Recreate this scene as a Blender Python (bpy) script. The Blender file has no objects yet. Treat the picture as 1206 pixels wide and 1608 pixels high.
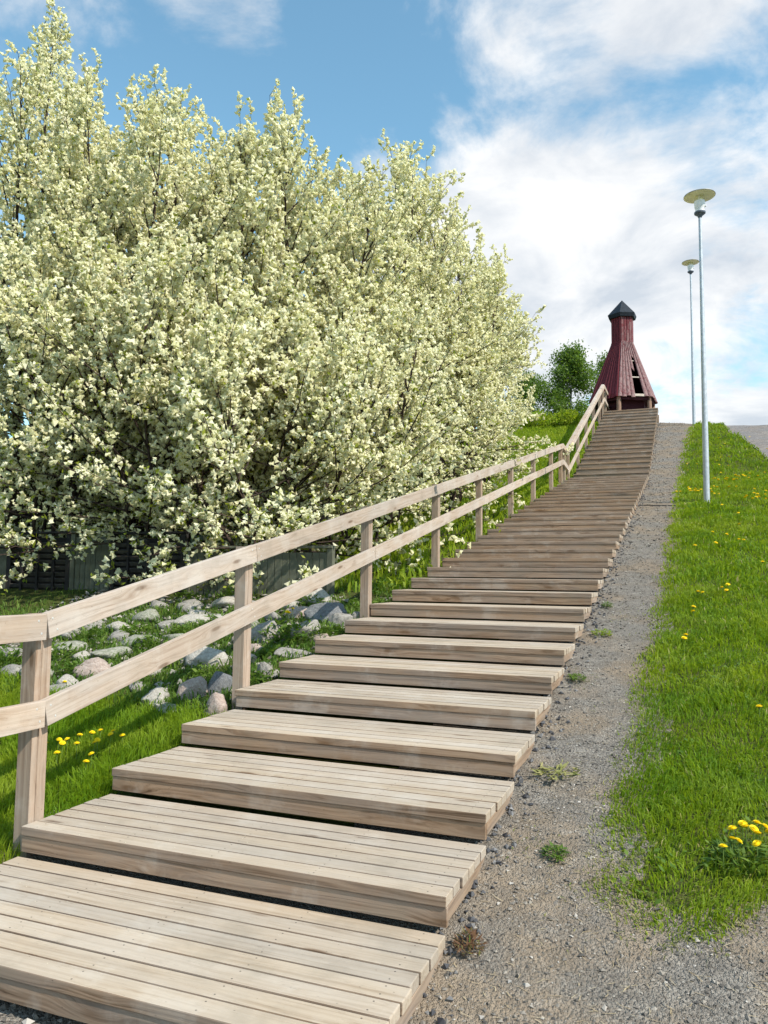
import bpy, bmesh, math, random
import numpy as np
from mathutils import Vector, Matrix

random.seed(7)
RNG = np.random.default_rng(7)
scene = bpy.context.scene
COL = scene.collection
R = math.radians

# ------------------------------------------------------------------ camera
cam_data = bpy.data.cameras.new('camera')
cam = bpy.data.objects.new('camera', cam_data)
COL.objects.link(cam)
CAM = Vector((3.3575, -3.2946, 1.3601))
yaw, pit, rol = -0.3703, 0.0835, 0.0108
fwd = Vector((math.sin(yaw) * math.cos(pit), math.cos(yaw) * math.cos(pit), math.sin(pit)))
r0 = Vector((math.cos(yaw), -math.sin(yaw), 0)); u0 = r0.cross(fwd)
rgt = math.cos(rol) * r0 + math.sin(rol) * u0
upv = -math.sin(rol) * r0 + math.cos(rol) * u0
m = Matrix((rgt, upv, -fwd)).transposed().to_4x4(); m.translation = CAM
cam.matrix_world = m
cam_data.sensor_fit = 'VERTICAL'; cam_data.sensor_height = 36
cam_data.lens = 1213.65 / 1608 * 36
cam_data.clip_start = 0.05; cam_data.clip_end = 2000
scene.camera = cam

# ------------------------------------------------------------------ sun and sky
SUN_EL, SUN_PH = R(46), R(17)
S = Vector((math.cos(SUN_EL) * math.cos(SUN_PH), -math.cos(SUN_EL) * math.sin(SUN_PH), math.sin(SUN_EL)))
sun_data = bpy.data.lights.new('sun', 'SUN'); sun_data.energy = 4.9; sun_data.angle = R(0.55); sun_data.color = (1.0, 0.93, 0.83)
sun = bpy.data.objects.new('sun', sun_data); COL.objects.link(sun)
sun.rotation_euler = S.to_track_quat('Z', 'Y').to_euler(); sun.location = (20, -8, 30)

world = bpy.data.worlds.new('World'); scene.world = world; world.use_nodes = True
wn = world.node_tree; wn.nodes.clear()
def WN(t, **k):
    n = wn.nodes.new(t)
    for a, b in k.items(): setattr(n, a, b)
    return n
def WL(a, b): wn.links.new(a, b)
def wmath(op, a, b=None, c=None):
    n = WN('ShaderNodeMath', operation=op)
    for i, v in enumerate((a, b, c)):
        if v is None: continue
        if isinstance(v, (int, float)): n.inputs[i].default_value = v
        else: WL(v, n.inputs[i])
    return n.outputs[0]
SKY_STRENGTH = 0.15
sky = WN('ShaderNodeTexSky'); sky.sky_type = 'NISHITA'; sky.sun_disc = False
sky.sun_elevation = SUN_EL; sky.sun_rotation = math.atan2(S.x, S.y)
sky.air_density = 1.0; sky.dust_density = 0.3; sky.ozone_density = 1.0
tint = WN('ShaderNodeMixRGB', blend_type='MULTIPLY'); tint.inputs[0].default_value = 1.0; tint.inputs[2].default_value = (1.10, 1.42, 1.26, 1); WL(sky.outputs[0], tint.inputs[1])
tc = WN('ShaderNodeTexCoord')
nrm = WN('ShaderNodeVectorMath', operation='NORMALIZE'); WL(tc.outputs['Generated'], nrm.inputs[0])
sep = WN('ShaderNodeSeparateXYZ'); WL(nrm.outputs[0], sep.inputs[0])
zc = wmath('ADD', wmath('MAXIMUM', sep.outputs[2], 0.0), 0.30)
cmb = WN('ShaderNodeCombineXYZ')
WL(wmath('DIVIDE', sep.outputs[0], zc), cmb.inputs[0]); WL(wmath('DIVIDE', sep.outputs[1], zc), cmb.inputs[1])
def wnoise(scale, detail, rough, dist, loc):
    n_ = WN('ShaderNodeTexNoise'); n_.inputs['Scale'].default_value = scale; n_.inputs['Detail'].default_value = detail; n_.inputs['Roughness'].default_value = rough; n_.inputs['Distortion'].default_value = dist
    mp_ = WN('ShaderNodeMapping'); mp_.inputs['Location'].default_value = loc; WL(cmb.outputs[0], mp_.inputs[0]); WL(mp_.outputs[0], n_.inputs['Vector'])
    return n_.outputs[0]
n1 = wnoise(3.6, 11, 0.60, 0.35, (3.1, 5.3, 0.4))
# cloud banks standing over the hill north of the camera (directions, spread, weight); scattered cloud from the noise everywhere else
cover = None
BANKS = [((-0.14, 0.90, 0.41), 80, .20), ((-0.13, 0.885, 0.45), 130, .14), ((-0.06, 0.935, 0.35), 90, .16), ((0.12, 0.91, 0.39), 90, .25), ((0.05, 0.955, 0.29), 80, .12), ((-0.24, 0.87, 0.42), 300, .12),
         ((-0.20, 0.77, 0.61), 200, .17), ((-0.10, 0.78, 0.615), 220, .16), ((0.0, 0.78, 0.62), 200, .20), ((0.07, 0.78, 0.62), 240, .12), ((-0.135, 0.95, 0.285), 600, .30), ((-0.005, 0.876, 0.482), 420, -.16), ((0.055, 0.84, 0.54), 260, -.13), ((-0.10, 0.83, 0.545), 400, -.13),
         ((-0.32, 0.80, 0.50), 60, -.12), ((-0.52, 0.62, 0.59), 30, -.16), ((-0.33, 0.785, 0.525), 700, .20), ((-0.42, 0.66, 0.62), 500, .22)]
for d, k, a in BANKS:
    dv = Vector(d).normalized()
    dot = WN('ShaderNodeVectorMath', operation='DOT_PRODUCT'); WL(nrm.outputs[0], dot.inputs[0]); dot.inputs[1].default_value = dv
    e = wmath('EXPONENT', wmath('MULTIPLY', wmath('SUBTRACT', dot.outputs['Value'], 1.0), float(k)))
    e = wmath('MULTIPLY', e, a)
    cover = e if cover is None else wmath('ADD', cover, e)
veil = wmath('MULTIPLY', wmath('EXPONENT', wmath('MULTIPLY', sep.outputs[2], -7.5)), 0.85)   # thin cloud veil thickens towards the horizon all round
dens = wmath('ADD', wmath('ADD', wmath('MULTIPLY', n1, 1.75), cover), veil)
mr = WN('ShaderNodeMapRange'); mr.interpolation_type = 'SMOOTHSTEP'
mr.inputs['From Min'].default_value = 0.87; mr.inputs['From Max'].default_value = 1.27
WL(dens, mr.inputs['Value'])
cmask = wmath('MULTIPLY', mr.outputs[0], 0.96)
# cloud body: white where thick, greyer in folds
n2 = wnoise(4.6, 9, 0.58, 0.3, (8.2, 1.7, 2.0))
cr = WN('ShaderNodeValToRGB'); WL(n2, cr.inputs[0])
cr.color_ramp.elements[0].position = 0.34; cr.color_ramp.elements[0].color = (3.5, 3.8, 4.2, 1)
cr.color_ramp.elements[1].position = 0.60; cr.color_ramp.elements[1].color = (5.5, 5.5, 5.5, 1)
mixc = WN('ShaderNodeMixRGB'); WL(cmask, mixc.inputs[0]); WL(tint.outputs[0], mixc.inputs[1]); WL(cr.outputs[0], mixc.inputs[2])
bg = WN('ShaderNodeBackground'); bg.inputs['Strength'].default_value = SKY_STRENGTH; WL(mixc.outputs[0], bg.inputs['Color'])
wo = WN('ShaderNodeOutputWorld'); WL(bg.outputs[0], wo.inputs[0])

vs = scene.view_settings
vs.view_transform = 'Standard'; vs.look = 'None'; vs.gamma = 1.0; vs.exposure = 0.36; vs.use_curve_mapping = False
scene.cycles.max_bounces = 6; scene.cycles.transparent_max_bounces = 8
scene.cycles.use_adaptive_sampling = True; scene.cycles.adaptive_threshold = 0.02
scene.cycles.use_denoising = True

# ------------------------------------------------------------------ helpers
def link(o, parent=None):
    COL.objects.link(o)
    if parent is not None: o.parent = parent
    return o
def tag(o, label=None, cat=None, group=None, kind=None):
    for k, v in (('label', label), ('category', cat), ('group', group), ('kind', kind)):
        if v: o[k] = v
    return o
def empty(name, loc=(0, 0, 0), parent=None):
    o = bpy.data.objects.new(name, None); o.location = loc; o.empty_display_size = 0.1
    return link(o, parent)
def obj(name, mesh, parent=None, loc=None, mw=None):
    o = bpy.data.objects.new(name, mesh); link(o, parent)
    if mw is not None: o.matrix_local = mw
    elif loc is not None: o.location = loc
    return o
def mesh(name, verts, faces, mat=None, smooth=False):
    me = bpy.data.meshes.new(name); me.from_pydata([tuple(v) for v in verts], [], [tuple(f) for f in faces]); me.update()
    if mat: me.materials.append(mat)
    if smooth: me.polygons.foreach_set('use_smooth', [True] * len(me.polygons))
    return me
def npmesh(name, V, loops, sizes, mat, smooth=False, attrs=None):
    V = np.ascontiguousarray(V, dtype=np.float32); me = bpy.data.meshes.new(name)
    loops = np.ascontiguousarray(loops, dtype=np.int32).ravel(); sizes = np.asarray(sizes, dtype=np.int32)
    me.vertices.add(len(V)); me.vertices.foreach_set('co', V.ravel())
    me.loops.add(len(loops)); me.loops.foreach_set('vertex_index', loops)
    st = np.concatenate([[0], np.cumsum(sizes)[:-1]]).astype(np.int32)
    me.polygons.add(len(sizes)); me.polygons.foreach_set('loop_start', st)
    me.polygons.foreach_set('use_smooth', np.full(len(sizes), smooth))
    me.materials.append(mat)
    for k, a in (attrs or {}).items():
        at = me.attributes.new(k, 'FLOAT', 'POINT'); at.data.foreach_set('value', np.ascontiguousarray(a, dtype=np.float32))
    me.update(calc_edges=True); me.validate()
    return me
_boxes = {}
def box_mesh(name, a, b, c, mat, bev=0.003, seg=1):
    key = (name, round(a, 4), round(b, 4), round(c, 4), mat.name, bev)
    if key in _boxes: return _boxes[key]
    bm = bmesh.new(); bmesh.ops.create_cube(bm, size=1)
    for v in bm.verts: v.co = Vector((v.co.x * a, v.co.y * b, v.co.z * c))
    if bev: bmesh.ops.bevel(bm, geom=list(bm.edges), offset=bev, segments=seg, affect='EDGES', profile=0.6)
    me = bpy.data.meshes.new(name); bm.to_mesh(me); bm.free(); me.materials.append(mat); _boxes[key] = me
    return me
def lathe(name, prof, mat, n=20, smooth=True):
    V, F = [], []
    for r_, z_ in prof:
        for i in range(n):
            t = 2 * math.pi * i / n; V.append((r_ * math.cos(t), r_ * math.sin(t), z_))
    for k in range(len(prof) - 1):
        for i in range(n):
            j = (i + 1) % n; F.append((k * n + i, k * n + j, (k + 1) * n + j, (k + 1) * n + i))
    F.append(tuple(range(n - 1, -1, -1))); b = (len(prof) - 1) * n; F.append(tuple(b + i for i in range(n)))
    me = mesh(name, V, F, mat, smooth)
    if smooth: me.set_sharp_from_angle(angle=R(38))
    return me
def align(p0, p1, side=Vector((1, 0, 0))):
    """matrix whose x axis runs p0->p1 and y axis is as near to `side` as can be; origin at the middle"""
    p0, p1 = Vector(p0), Vector(p1); x = (p1 - p0).normalized(); y = (side - side.dot(x) * x).normalized(); z = x.cross(y)
    M = Matrix((x, y, z)).transposed().to_4x4(); M.translation = (p0 + p1) / 2
    return M, (p1 - p0).length

# ------------------------------------------------------------------ materials
class Mat:
    def __init__(s, name, rough=0.8, spec=0.3):
        s.m = bpy.data.materials.new(name); s.m.use_nodes = True; s.t = s.m.node_tree
        s.b = s.t.nodes['Principled BSDF']; s.o = s.t.nodes['Material Output']
        s.b.inputs['Roughness'].default_value = rough; s.b.inputs['Specular IOR Level'].default_value = spec
    def n(s, t, **k):
        x = s.t.nodes.new(t)
        for a, b in k.items(): setattr(x, a, b)
        return x
    def l(s, a, b): s.t.links.new(a, b)
    def set(s, inp, v):
        if isinstance(v, (int, float)): inp.default_value = v
        elif isinstance(v, tuple): inp.default_value = v if len(v) == 4 or len(inp.default_value) == 3 else (*v, 1)
        else: s.l(v, inp)
    def math(s, op, a, b=0.0, c=0.0):
        x = s.n('ShaderNodeMath', operation=op)
        for i, v in enumerate((a, b, c)): s.set(x.inputs[i], v)
        return x.outputs[0]
    def mix(s, f, a, b, mode='MIX'):
        x = s.n('ShaderNodeMixRGB', blend_type=mode); s.set(x.inputs[0], f); s.set(x.inputs[1], a); s.set(x.inputs[2], b)
        return x.outputs[0]
    def coord(s, kind='Object', scale=(1, 1, 1), off=None):
        v = s.n('ShaderNodeNewGeometry').outputs['Position'] if kind == 'World' else s.n('ShaderNodeTexCoord').outputs[kind]
        if off is not None:
            a = s.n('ShaderNodeVectorMath', operation='ADD'); s.l(v, a.inputs[0]); s.l(off, a.inputs[1]); v = a.outputs[0]
        mp = s.n('ShaderNodeMapping'); mp.inputs['Scale'].default_value = scale; s.l(v, mp.inputs[0])
        return mp.outputs[0]
    def noise(s, vec, scale=1, detail=4, rough=0.5, dist=0.0):
        x = s.n('ShaderNodeTexNoise'); x.inputs['Scale'].default_value = scale; x.inputs['Detail'].default_value = detail
        x.inputs['Roughness'].default_value = rough; x.inputs['Distortion'].default_value = dist
        if vec is not None: s.l(vec, x.inputs['Vector'])
        return x.outputs[0]
    def vor(s, vec, scale=1, feat='F1', out='Distance'):
        x = s.n('ShaderNodeTexVoronoi', feature=feat); x.inputs['Scale'].default_value = scale
        s.l(vec, x.inputs['Vector']); return x.outputs[out]
    def ramp(s, f, stops):
        x = s.n('ShaderNodeValToRGB'); s.l(f, x.inputs[0]); e = x.color_ramp.elements
        e[0].position, e[0].color = stops[0][0], (*stops[0][1], 1); e[1].position, e[1].color = stops[-1][0], (*stops[-1][1], 1)
        for p, c in stops[1:-1]:
            q = e.new(p); q.color = (*c, 1)
        return x.outputs[0]
    def rng(s, f, a, b, c=0.0, d=1.0, smooth=True):
        x = s.n('ShaderNodeMapRange'); x.interpolation_type = 'SMOOTHSTEP' if smooth else 'LINEAR'
        s.l(f, x.inputs[0]); x.inputs[1].default_value = a; x.inputs[2].default_value = b; x.inputs[3].default_value = c; x.inputs[4].default_value = d
        return x.outputs[0]
    def rand_off(s, k=37.0):
        oi = s.n('ShaderNodeObjectInfo'); c = s.n('ShaderNodeCombineXYZ')
        s.l(s.math('MULTIPLY', oi.outputs['Random'], k), c.inputs[0]); s.l(s.math('MULTIPLY', oi.outputs['Random'], k * 1.7), c.inputs[1]); s.l(s.math('MULTIPLY', oi.outputs['Random'], k * 2.3), c.inputs[2])
        return oi.outputs['Random'], c.outputs[0]
    def color(s, v): s.set(s.b.inputs['Base Color'], v)
    def bump(s, h, strength=0.3, dist=0.01):
        x = s.n('ShaderNodeBump'); x.inputs['Strength'].default_value = strength; x.inputs['Distance'].default_value = dist
        s.l(h, x.inputs['Height']); s.l(x.outputs[0], s.b.inputs['Normal'])
    def translucent(s, col, fac):
        t = s.n('ShaderNodeBsdfTranslucent'); s.set(t.inputs['Color'], col)
        mx = s.n('ShaderNodeMixShader'); mx.inputs[0].default_value = fac
        s.l(s.b.outputs[0], mx.inputs[1]); s.l(t.outputs[0], mx.inputs[2]); s.l(mx.outputs[0], s.o.inputs['Surface'])
    def attr(s, name):
        x = s.n('ShaderNodeAttribute'); x.attribute_name = name; return x.outputs['Fac']

def wood_mat(name, light, mid, dark, grey, knot=(0.13, 0.075, 0.04), grey_amt=0.5, nails=False):
    """weathered softwood, grain along local x"""
    M = Mat(name, 0.78, 0.25)
    rnd, off = M.rand_off()
    big = M.coord('Object', (1, 1, 1), off)
    kv = M.coord('Object', (1.7, 7.0, 7.0), off)
    kd = M.vor(kv, 1.0)                                            # knots
    kn = M.rng(kd, 0.05, 0.15, 1.0, 0.0); halo = M.rng(kd, 0.08, 0.40, 1.0, 0.0)
    warp = M.noise(M.coord('Object', (0.9, 5, 5), off), 1.0, 2)
    c = M.n('ShaderNodeCombineXYZ'); M.l(M.math('MULTIPLY', warp, 0.10), c.inputs[1]); M.l(M.math('ADD', M.math('MULTIPLY', warp, 0.12), M.math('MULTIPLY', halo, 0.035)), c.inputs[2])
    a = M.n('ShaderNodeVectorMath', operation='ADD'); M.l(big, a.inputs[0]); M.l(c.outputs[0], a.inputs[1])
    mp = M.n('ShaderNodeMapping'); mp.inputs['Scale'].default_value = (0.55, 60, 60); M.l(a.outputs[0], mp.inputs[0])
    grain = M.noise(mp.outputs[0], 1.0, 3, 0.55)
    mp3 = M.n('ShaderNodeMapping'); mp3.inputs['Scale'].default_value = (2.5, 260, 260); M.l(a.outputs[0], mp3.inputs[0])
    fine = M.noise(mp3.outputs[0], 1.0, 2, 0.6)
    patch = M.noise(M.coord('Object', (1.1, 4, 4), off), 1.6, 4, 0.6)
    base = M.ramp(grain, [(0.30, dark), (0.47, mid), (0.62, light)])
    base = M.mix(M.math('MULTIPLY', M.rng(patch, 0.38, 0.66), grey_amt), base, (*grey, 1))
    base = M.mix(M.math('MULTIPLY', fine, 0.30), base, (0.30, 0.24, 0.17, 1), 'MULTIPLY')
    crack = M.rng(fine, 0.29, 0.33, 1.0, 0.0)
    base = M.mix(M.math('MULTIPLY', halo, 0.30), base, (*dark, 1))
    base = M.mix(M.math('MULTIPLY', kn, 0.80), base, (*knot, 1))
    base = M.mix(M.math('MULTIPLY', crack, 0.45), base, (0.10, 0.075, 0.05, 1))
    spk = M.vor(M.coord('Object', (14, 22, 22), off), 1.0)
    base = M.mix(M.rng(spk, 0.035, 0.075, 0.55, 0.0), base, (0.06, 0.045, 0.03, 1))
    if nails:
        sp_ = M.n('ShaderNodeSeparateXYZ'); M.l(M.n('ShaderNodeTexCoord').outputs['Object'], sp_.inputs[0])
        dx_ = M.math('MULTIPLY', M.math('ABSOLUTE', M.math('SUBTRACT', M.math('FRACT', M.math('DIVIDE', M.math('ADD', sp_.outputs[0], 1.375), 0.55)), 0.5)), 0.55)
        dy_ = M.math('ABSOLUTE', M.math('SUBTRACT', M.math('ABSOLUTE', sp_.outputs[1]), 0.030))
        nd = M.math('SQRT', M.math('ADD', M.math('MULTIPLY', dx_, dx_), M.math('MULTIPLY', dy_, dy_)))
        base = M.mix(M.rng(nd, 0.0028, 0.0048, 0.85, 0.0), base, (0.035, 0.030, 0.028, 1))
    stain = M.noise(M.coord('World', (1, 1, 1)), 2.6, 6, 0.65)
    base = M.mix(M.rng(stain, 0.50, 0.70, 0.0, 0.38), base, (0.24, 0.20, 0.15, 1)); base = M.mix(M.rng(stain, 0.48, 0.34, 0.0, 0.22), base, (0.56, 0.52, 0.46, 1))
    v = M.math('ADD', M.math('MULTIPLY', rnd, 0.18), 0.91)
    hsv = M.n('ShaderNodeHueSaturation'); M.l(v, hsv.inputs['Value']); M.l(base, hsv.inputs['Color'])
    sat = M.math('ADD', M.math('MULTIPLY', M.math('FRACT', M.math('MULTIPLY', rnd, 7.31)), 0.25), 0.85); M.l(sat, hsv.inputs['Saturation'])
    M.color(hsv.outputs[0])
    h = M.math('ADD', M.math('MULTIPLY', grain, 0.7), M.math('MULTIPLY', fine, 0.5)); h = M.math('SUBTRACT', h, M.math('MULTIPLY', crack, 0.4))
    M.bump(h, 0.35, 0.004)
    return M.m
W_TREAD = wood_mat('weathered_tread_wood', (0.475, 0.395, 0.305), (0.435, 0.355, 0.27), (0.35, 0.275, 0.20), (0.45, 0.395, 0.33), nails=True)
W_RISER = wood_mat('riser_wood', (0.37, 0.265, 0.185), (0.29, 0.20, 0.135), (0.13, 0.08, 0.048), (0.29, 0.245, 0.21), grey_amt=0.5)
W_RAIL = wood_mat('rail_wood', (0.49, 0.395, 0.315), (0.43, 0.34, 0.265), (0.32, 0.235, 0.17), (0.47, 0.42, 0.375), grey_amt=0.6)
W_POST = wood_mat('post_wood', (0.44, 0.32, 0.23), (0.37, 0.265, 0.185), (0.26, 0.17, 0.11), (0.38, 0.325, 0.275), grey_amt=0.4)

def leaf_mat(name, c1, c2, c3, trans, fac=0.35, rough=0.6, straw=None):
    M = Mat(name, rough, 0.25); r_ = M.attr('rnd')
    col = M.ramp(r_, [(0.0, c1), (0.55, c2), (0.95, c3), (1.0, straw or c3)])
    big = M.noise(M.coord('World', (1, 1, 1)), 0.9, 3)
    col = M.mix(M.rng(big, 0.35, 0.7, 0.0, 0.5), col, (*c3, 1))
    M.color(col); M.translucent(M.mix(0.6, col, (*trans, 1)), fac)
    return M.m
GRASS = leaf_mat('grass_blades', (0.070, 0.160, 0.007), (0.170, 0.285, 0.010), (0.33, 0.37, 0.03), (0.44, 0.57, 0.015), 0.44, straw=(0.46, 0.38, 0.19))
DRYGRASS = leaf_mat('trampled_grass_blades', (0.13, 0.18, 0.03), (0.22, 0.24, 0.06), (0.36, 0.32, 0.14), (0.30, 0.36, 0.06), 0.3)
CHERRYLEAF = leaf_mat('bird_cherry_leaves', (0.10, 0.17, 0.020), (0.20, 0.26, 0.03), (0.32, 0.35, 0.045), (0.50, 0.55, 0.05), 0.50)
BIRCHLEAF = leaf_mat('birch_leaves', (0.05, 0.105, 0.018), (0.085, 0.16, 0.025), (0.15, 0.23, 0.035), (0.25, 0.40, 0.03), 0.40)
WEEDLEAF = leaf_mat('weed_leaves', (0.045, 0.11, 0.015), (0.09, 0.17, 0.025), (0.15, 0.22, 0.035), (0.22, 0.36, 0.03), 0.35)
REDWEED = leaf_mat('red_weed_leaves', (0.12, 0.06, 0.03), (0.17, 0.09, 0.05), (0.16, 0.15, 0.05), (0.25, 0.16, 0.06), 0.3)
STRAW = leaf_mat('dry_straw_stalks', (0.30, 0.22, 0.12), (0.42, 0.33, 0.20), (0.52, 0.44, 0.29), (0.4, 0.3, 0.15), 0.15)
M = Mat('blossom_petals', 0.7, 0.2); r_ = M.attr('rnd')
col = M.ramp(r_, [(0.0, (0.76, 0.75, 0.42)), (0.4, (0.90, 0.88, 0.64)), (1.0, (0.94, 0.925, 0.78))]); M.color(col); M.translucent(M.mix(0.5, col, (0.92, 0.90, 0.60, 1)), 0.50); BLOSSOM = M.m
M = Mat('bird_cherry_bark', 0.9, 0.15); nn = M.noise(M.coord('World', (1, 1, 0.25)), 26, 5); M.color(M.ramp(nn, [(0.3, (0.028, 0.020, 0.016)), (0.7, (0.085, 0.060, 0.048))])); M.bump(nn, 0.5, 0.01); BARK = M.m
M = Mat('birch_bark', 0.85, 0.2); nn = M.noise(M.coord('World', (1, 1, 3)), 5, 4); M.color(M.ramp(nn, [(0.42, (0.05, 0.045, 0.04)), (0.55, (0.5, 0.48, 0.45))])); BIRCHBARK = M.m

def gravel_mat(name, a, b, c, brown):
    M = Mat(name, 0.95, 0.15); P = M.coord('World')
    v = M.n('ShaderNodeTexVoronoi'); v.inputs['Scale'].default_value = 62; M.l(P, v.inputs['Vector'])
    v2 = M.n('ShaderNodeTexVoronoi'); v2.inputs['Scale'].default_value = 150; M.l(P, v2.inputs['Vector'])
    sx = M.n('ShaderNodeSeparateColor'); M.l(v.outputs['Color'], sx.inputs[0])
    sx2 = M.n('ShaderNodeSeparateColor'); M.l(v2.outputs['Color'], sx2.inputs[0])
    g = M.math('ADD', M.math('MULTIPLY', sx.outputs[0], 0.45), M.math('MULTIPLY', sx2.outputs[0], 0.55))
    big = M.noise(P, 1.3, 6, 0.6)
    col = M.ramp(g, [(0.1, a), (0.5, b), (0.95, c)])
    col = M.mix(M.rng(big, 0.40, 0.62, 0.0, 0.75), col, (*brown, 1)); med = M.noise(P, 6.0, 6, 0.7); col = M.mix(M.rng(med, 0.40, 0.62, 0.30, 0.0), col, (0.085, 0.078, 0.07, 1)); col = M.mix(M.rng(med, 0.55, 0.72, 0.0, 0.3), col, (0.36, 0.34, 0.31, 1))
    fine = M.noise(P, 240, 3, 0.7)
    col = M.mix(M.math('MULTIPLY', fine, 0.5), col, (0.06, 0.055, 0.05, 1), 'MULTIPLY') if False else M.mix(M.rng(fine, 0.35, 0.5, 0.35, 0.0), col, (0.05, 0.046, 0.042, 1))
    M.color(col)
    h = M.math('ADD', M.math('MULTIPLY', v.outputs['Distance'], -1.2), M.math('MULTIPLY', v2.outputs['Distance'], -0.7)); h = M.math('ADD', h, M.math('MULTIPLY', big, 0.8))
    M.bump(h, 0.8, 0.012)
    return M.m
GRAVEL = gravel_mat('gravel_surface', (0.125, 0.110, 0.094), (0.225, 0.203, 0.175), (0.36, 0.33, 0.285), (0.285, 0.215, 0.145))
LOT = gravel_mat('lot_surface', (0.17, 0.16, 0.155), (0.25, 0.235, 0.225), (0.34, 0.32, 0.31), (0.28, 0.24, 0.21))
M = Mat('pebble_stone', 0.9, 0.2); isl = M.attr('rnd'); M.color(M.ramp(isl, [(0.0, (0.075, 0.070, 0.064)), (0.5, (0.17, 0.153, 0.132)), (0.85, (0.28, 0.25, 0.21)), (1.0, (0.42, 0.39, 0.35))])); PEBBLE = M.m
M = Mat('rubble_stone', 0.92, 0.2); isl = M.attr('rnd'); M.color(M.ramp(isl, [(0.0, (0.12, 0.11, 0.09)), (0.5, (0.25, 0.23, 0.195)), (1.0, (0.42, 0.39, 0.34))])); RUBBLE = M.m
M = Mat('crushed_dark_stone', 0.9, 0.2); isl = M.attr('rnd'); M.color(M.ramp(isl, [(0.0, (0.045, 0.045, 0.05)), (0.6, (0.10, 0.10, 0.105)), (1.0, (0.22, 0.215, 0.21))])); DARKSTONE = M.m
M = Mat('soil_ground', 0.97, 0.1); P = M.coord('World'); nn = M.noise(P, 2.2, 6, 0.6); n5 = M.noise(P, 45, 4, 0.7)
col = M.ramp(n5, [(0.3, (0.040, 0.040, 0.014)), (0.6, (0.075, 0.085, 0.024)), (0.8, (0.12, 0.105, 0.05))]); M.color(M.mix(M.rng(nn, 0.4, 0.65, 0, 0.6), col, (0.05, 0.09, 0.014, 1))); M.bump(n5, 0.8, 0.02); SOIL = M.m
def rock_mat(name, a, b, c):
    M = Mat(name, 0.88, 0.25); rnd, off = M.rand_off(11); P = M.coord('Object', (1, 1, 1), off)
    n1_ = M.noise(P, 7, 6, 0.62); n2_ = M.noise(P, 70, 3, 0.7); col = M.ramp(n1_, [(0.3, a), (0.52, b), (0.72, c)])
    col = M.mix(M.rng(n2_, 0.52, 0.64, 0, 0.45), col, (0.10, 0.095, 0.09, 1)); col = M.mix(M.rng(n2_, 0.44, 0.36, 0, 0.4), col, (0.62, 0.60, 0.57, 1))
    M.color(col); M.bump(M.math('ADD', n1_, M.math('MULTIPLY', n2_, 0.25)), 0.6, 0.03)
    return M.m
ROCK_GREY = rock_mat('grey_fieldstone', (0.18, 0.165, 0.145), (0.285, 0.265, 0.235), (0.41, 0.385, 0.345))
ROCK_PINK = rock_mat('pinkish_granite', (0.26, 0.19, 0.155), (0.41, 0.32, 0.27), (0.53, 0.45, 0.39))
ROCK_PALE = rock_mat('pale_granite', (0.28, 0.255, 0.215), (0.40, 0.37, 0.32), (0.52, 0.49, 0.435))
ROCK_MOSS = rock_mat('mossy_fieldstone', (0.13, 0.15, 0.09), (0.28, 0.28, 0.22), (0.40, 0.39, 0.34))
ROCK_DARK = rock_mat('dark_fieldstone', (0.09, 0.095, 0.10), (0.15, 0.155, 0.16), (0.24, 0.24, 0.235))
def plain(name, c, rough=0.6, spec=0.4, metal=0.0, var=0.15, sc=8):
    M = Mat(name, rough, spec); nn = M.noise(M.coord('Object'), sc, 5, 0.6)
    M.color(M.mix(M.rng(nn, 0.35, 0.7, 0, 1), (*[x * (1 - var) for x in c], 1), (*[min(1, x * (1 + var)) for x in c], 1))); M.b.inputs['Metallic'].default_value = metal
    return M.m
GALV = plain('galvanised_steel', (0.50, 0.53, 0.56), 0.42, 0.5, 0.35, 0.12, 14)
LAMPWHITE = plain('lamp_white_enamel', (0.84, 0.85, 0.86), 0.4, 0.4, 0, 0.02)
LAMPDARK = plain('lamp_dark_collar', (0.10, 0.12, 0.16), 0.5, 0.4, 0, 0.1)
LAMPSHADE = plain('lamp_shade_cream', (0.88, 0.86, 0.60), 0.6, 0.3, 0, 0.02, 5)
LAMPTOP = plain('lamp_shade_top_grey', (0.30, 0.31, 0.30), 0.5, 0.4, 0, 0.1)
LAMPGLASS = plain('lamp_glass_yellowed', (0.72, 0.70, 0.42), 0.25, 0.5, 0, 0.1)
SCREW = plain('zinc_screw', (0.72, 0.72, 0.70), 0.35, 0.5, 0.5, 0.05)
YELLOW = plain('dandelion_yellow', (0.90, 0.68, 0.012), 0.6, 0.2, 0, 0.12, 60)
STEMGREEN = plain('stem_green', (0.13, 0.20, 0.04), 0.6, 0.3)
ROOFDARK = plain('cap_dark_metal', (0.012, 0.018, 0.026), 0.55, 0.25, 0.0, 0.3)
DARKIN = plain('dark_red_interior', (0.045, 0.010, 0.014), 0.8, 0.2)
LOGPOST = plain('bare_log', (0.28, 0.18, 0.13), 0.85, 0.2)
LATH = plain('pale_lath', (0.55, 0.47, 0.40), 0.8, 0.2)
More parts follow.
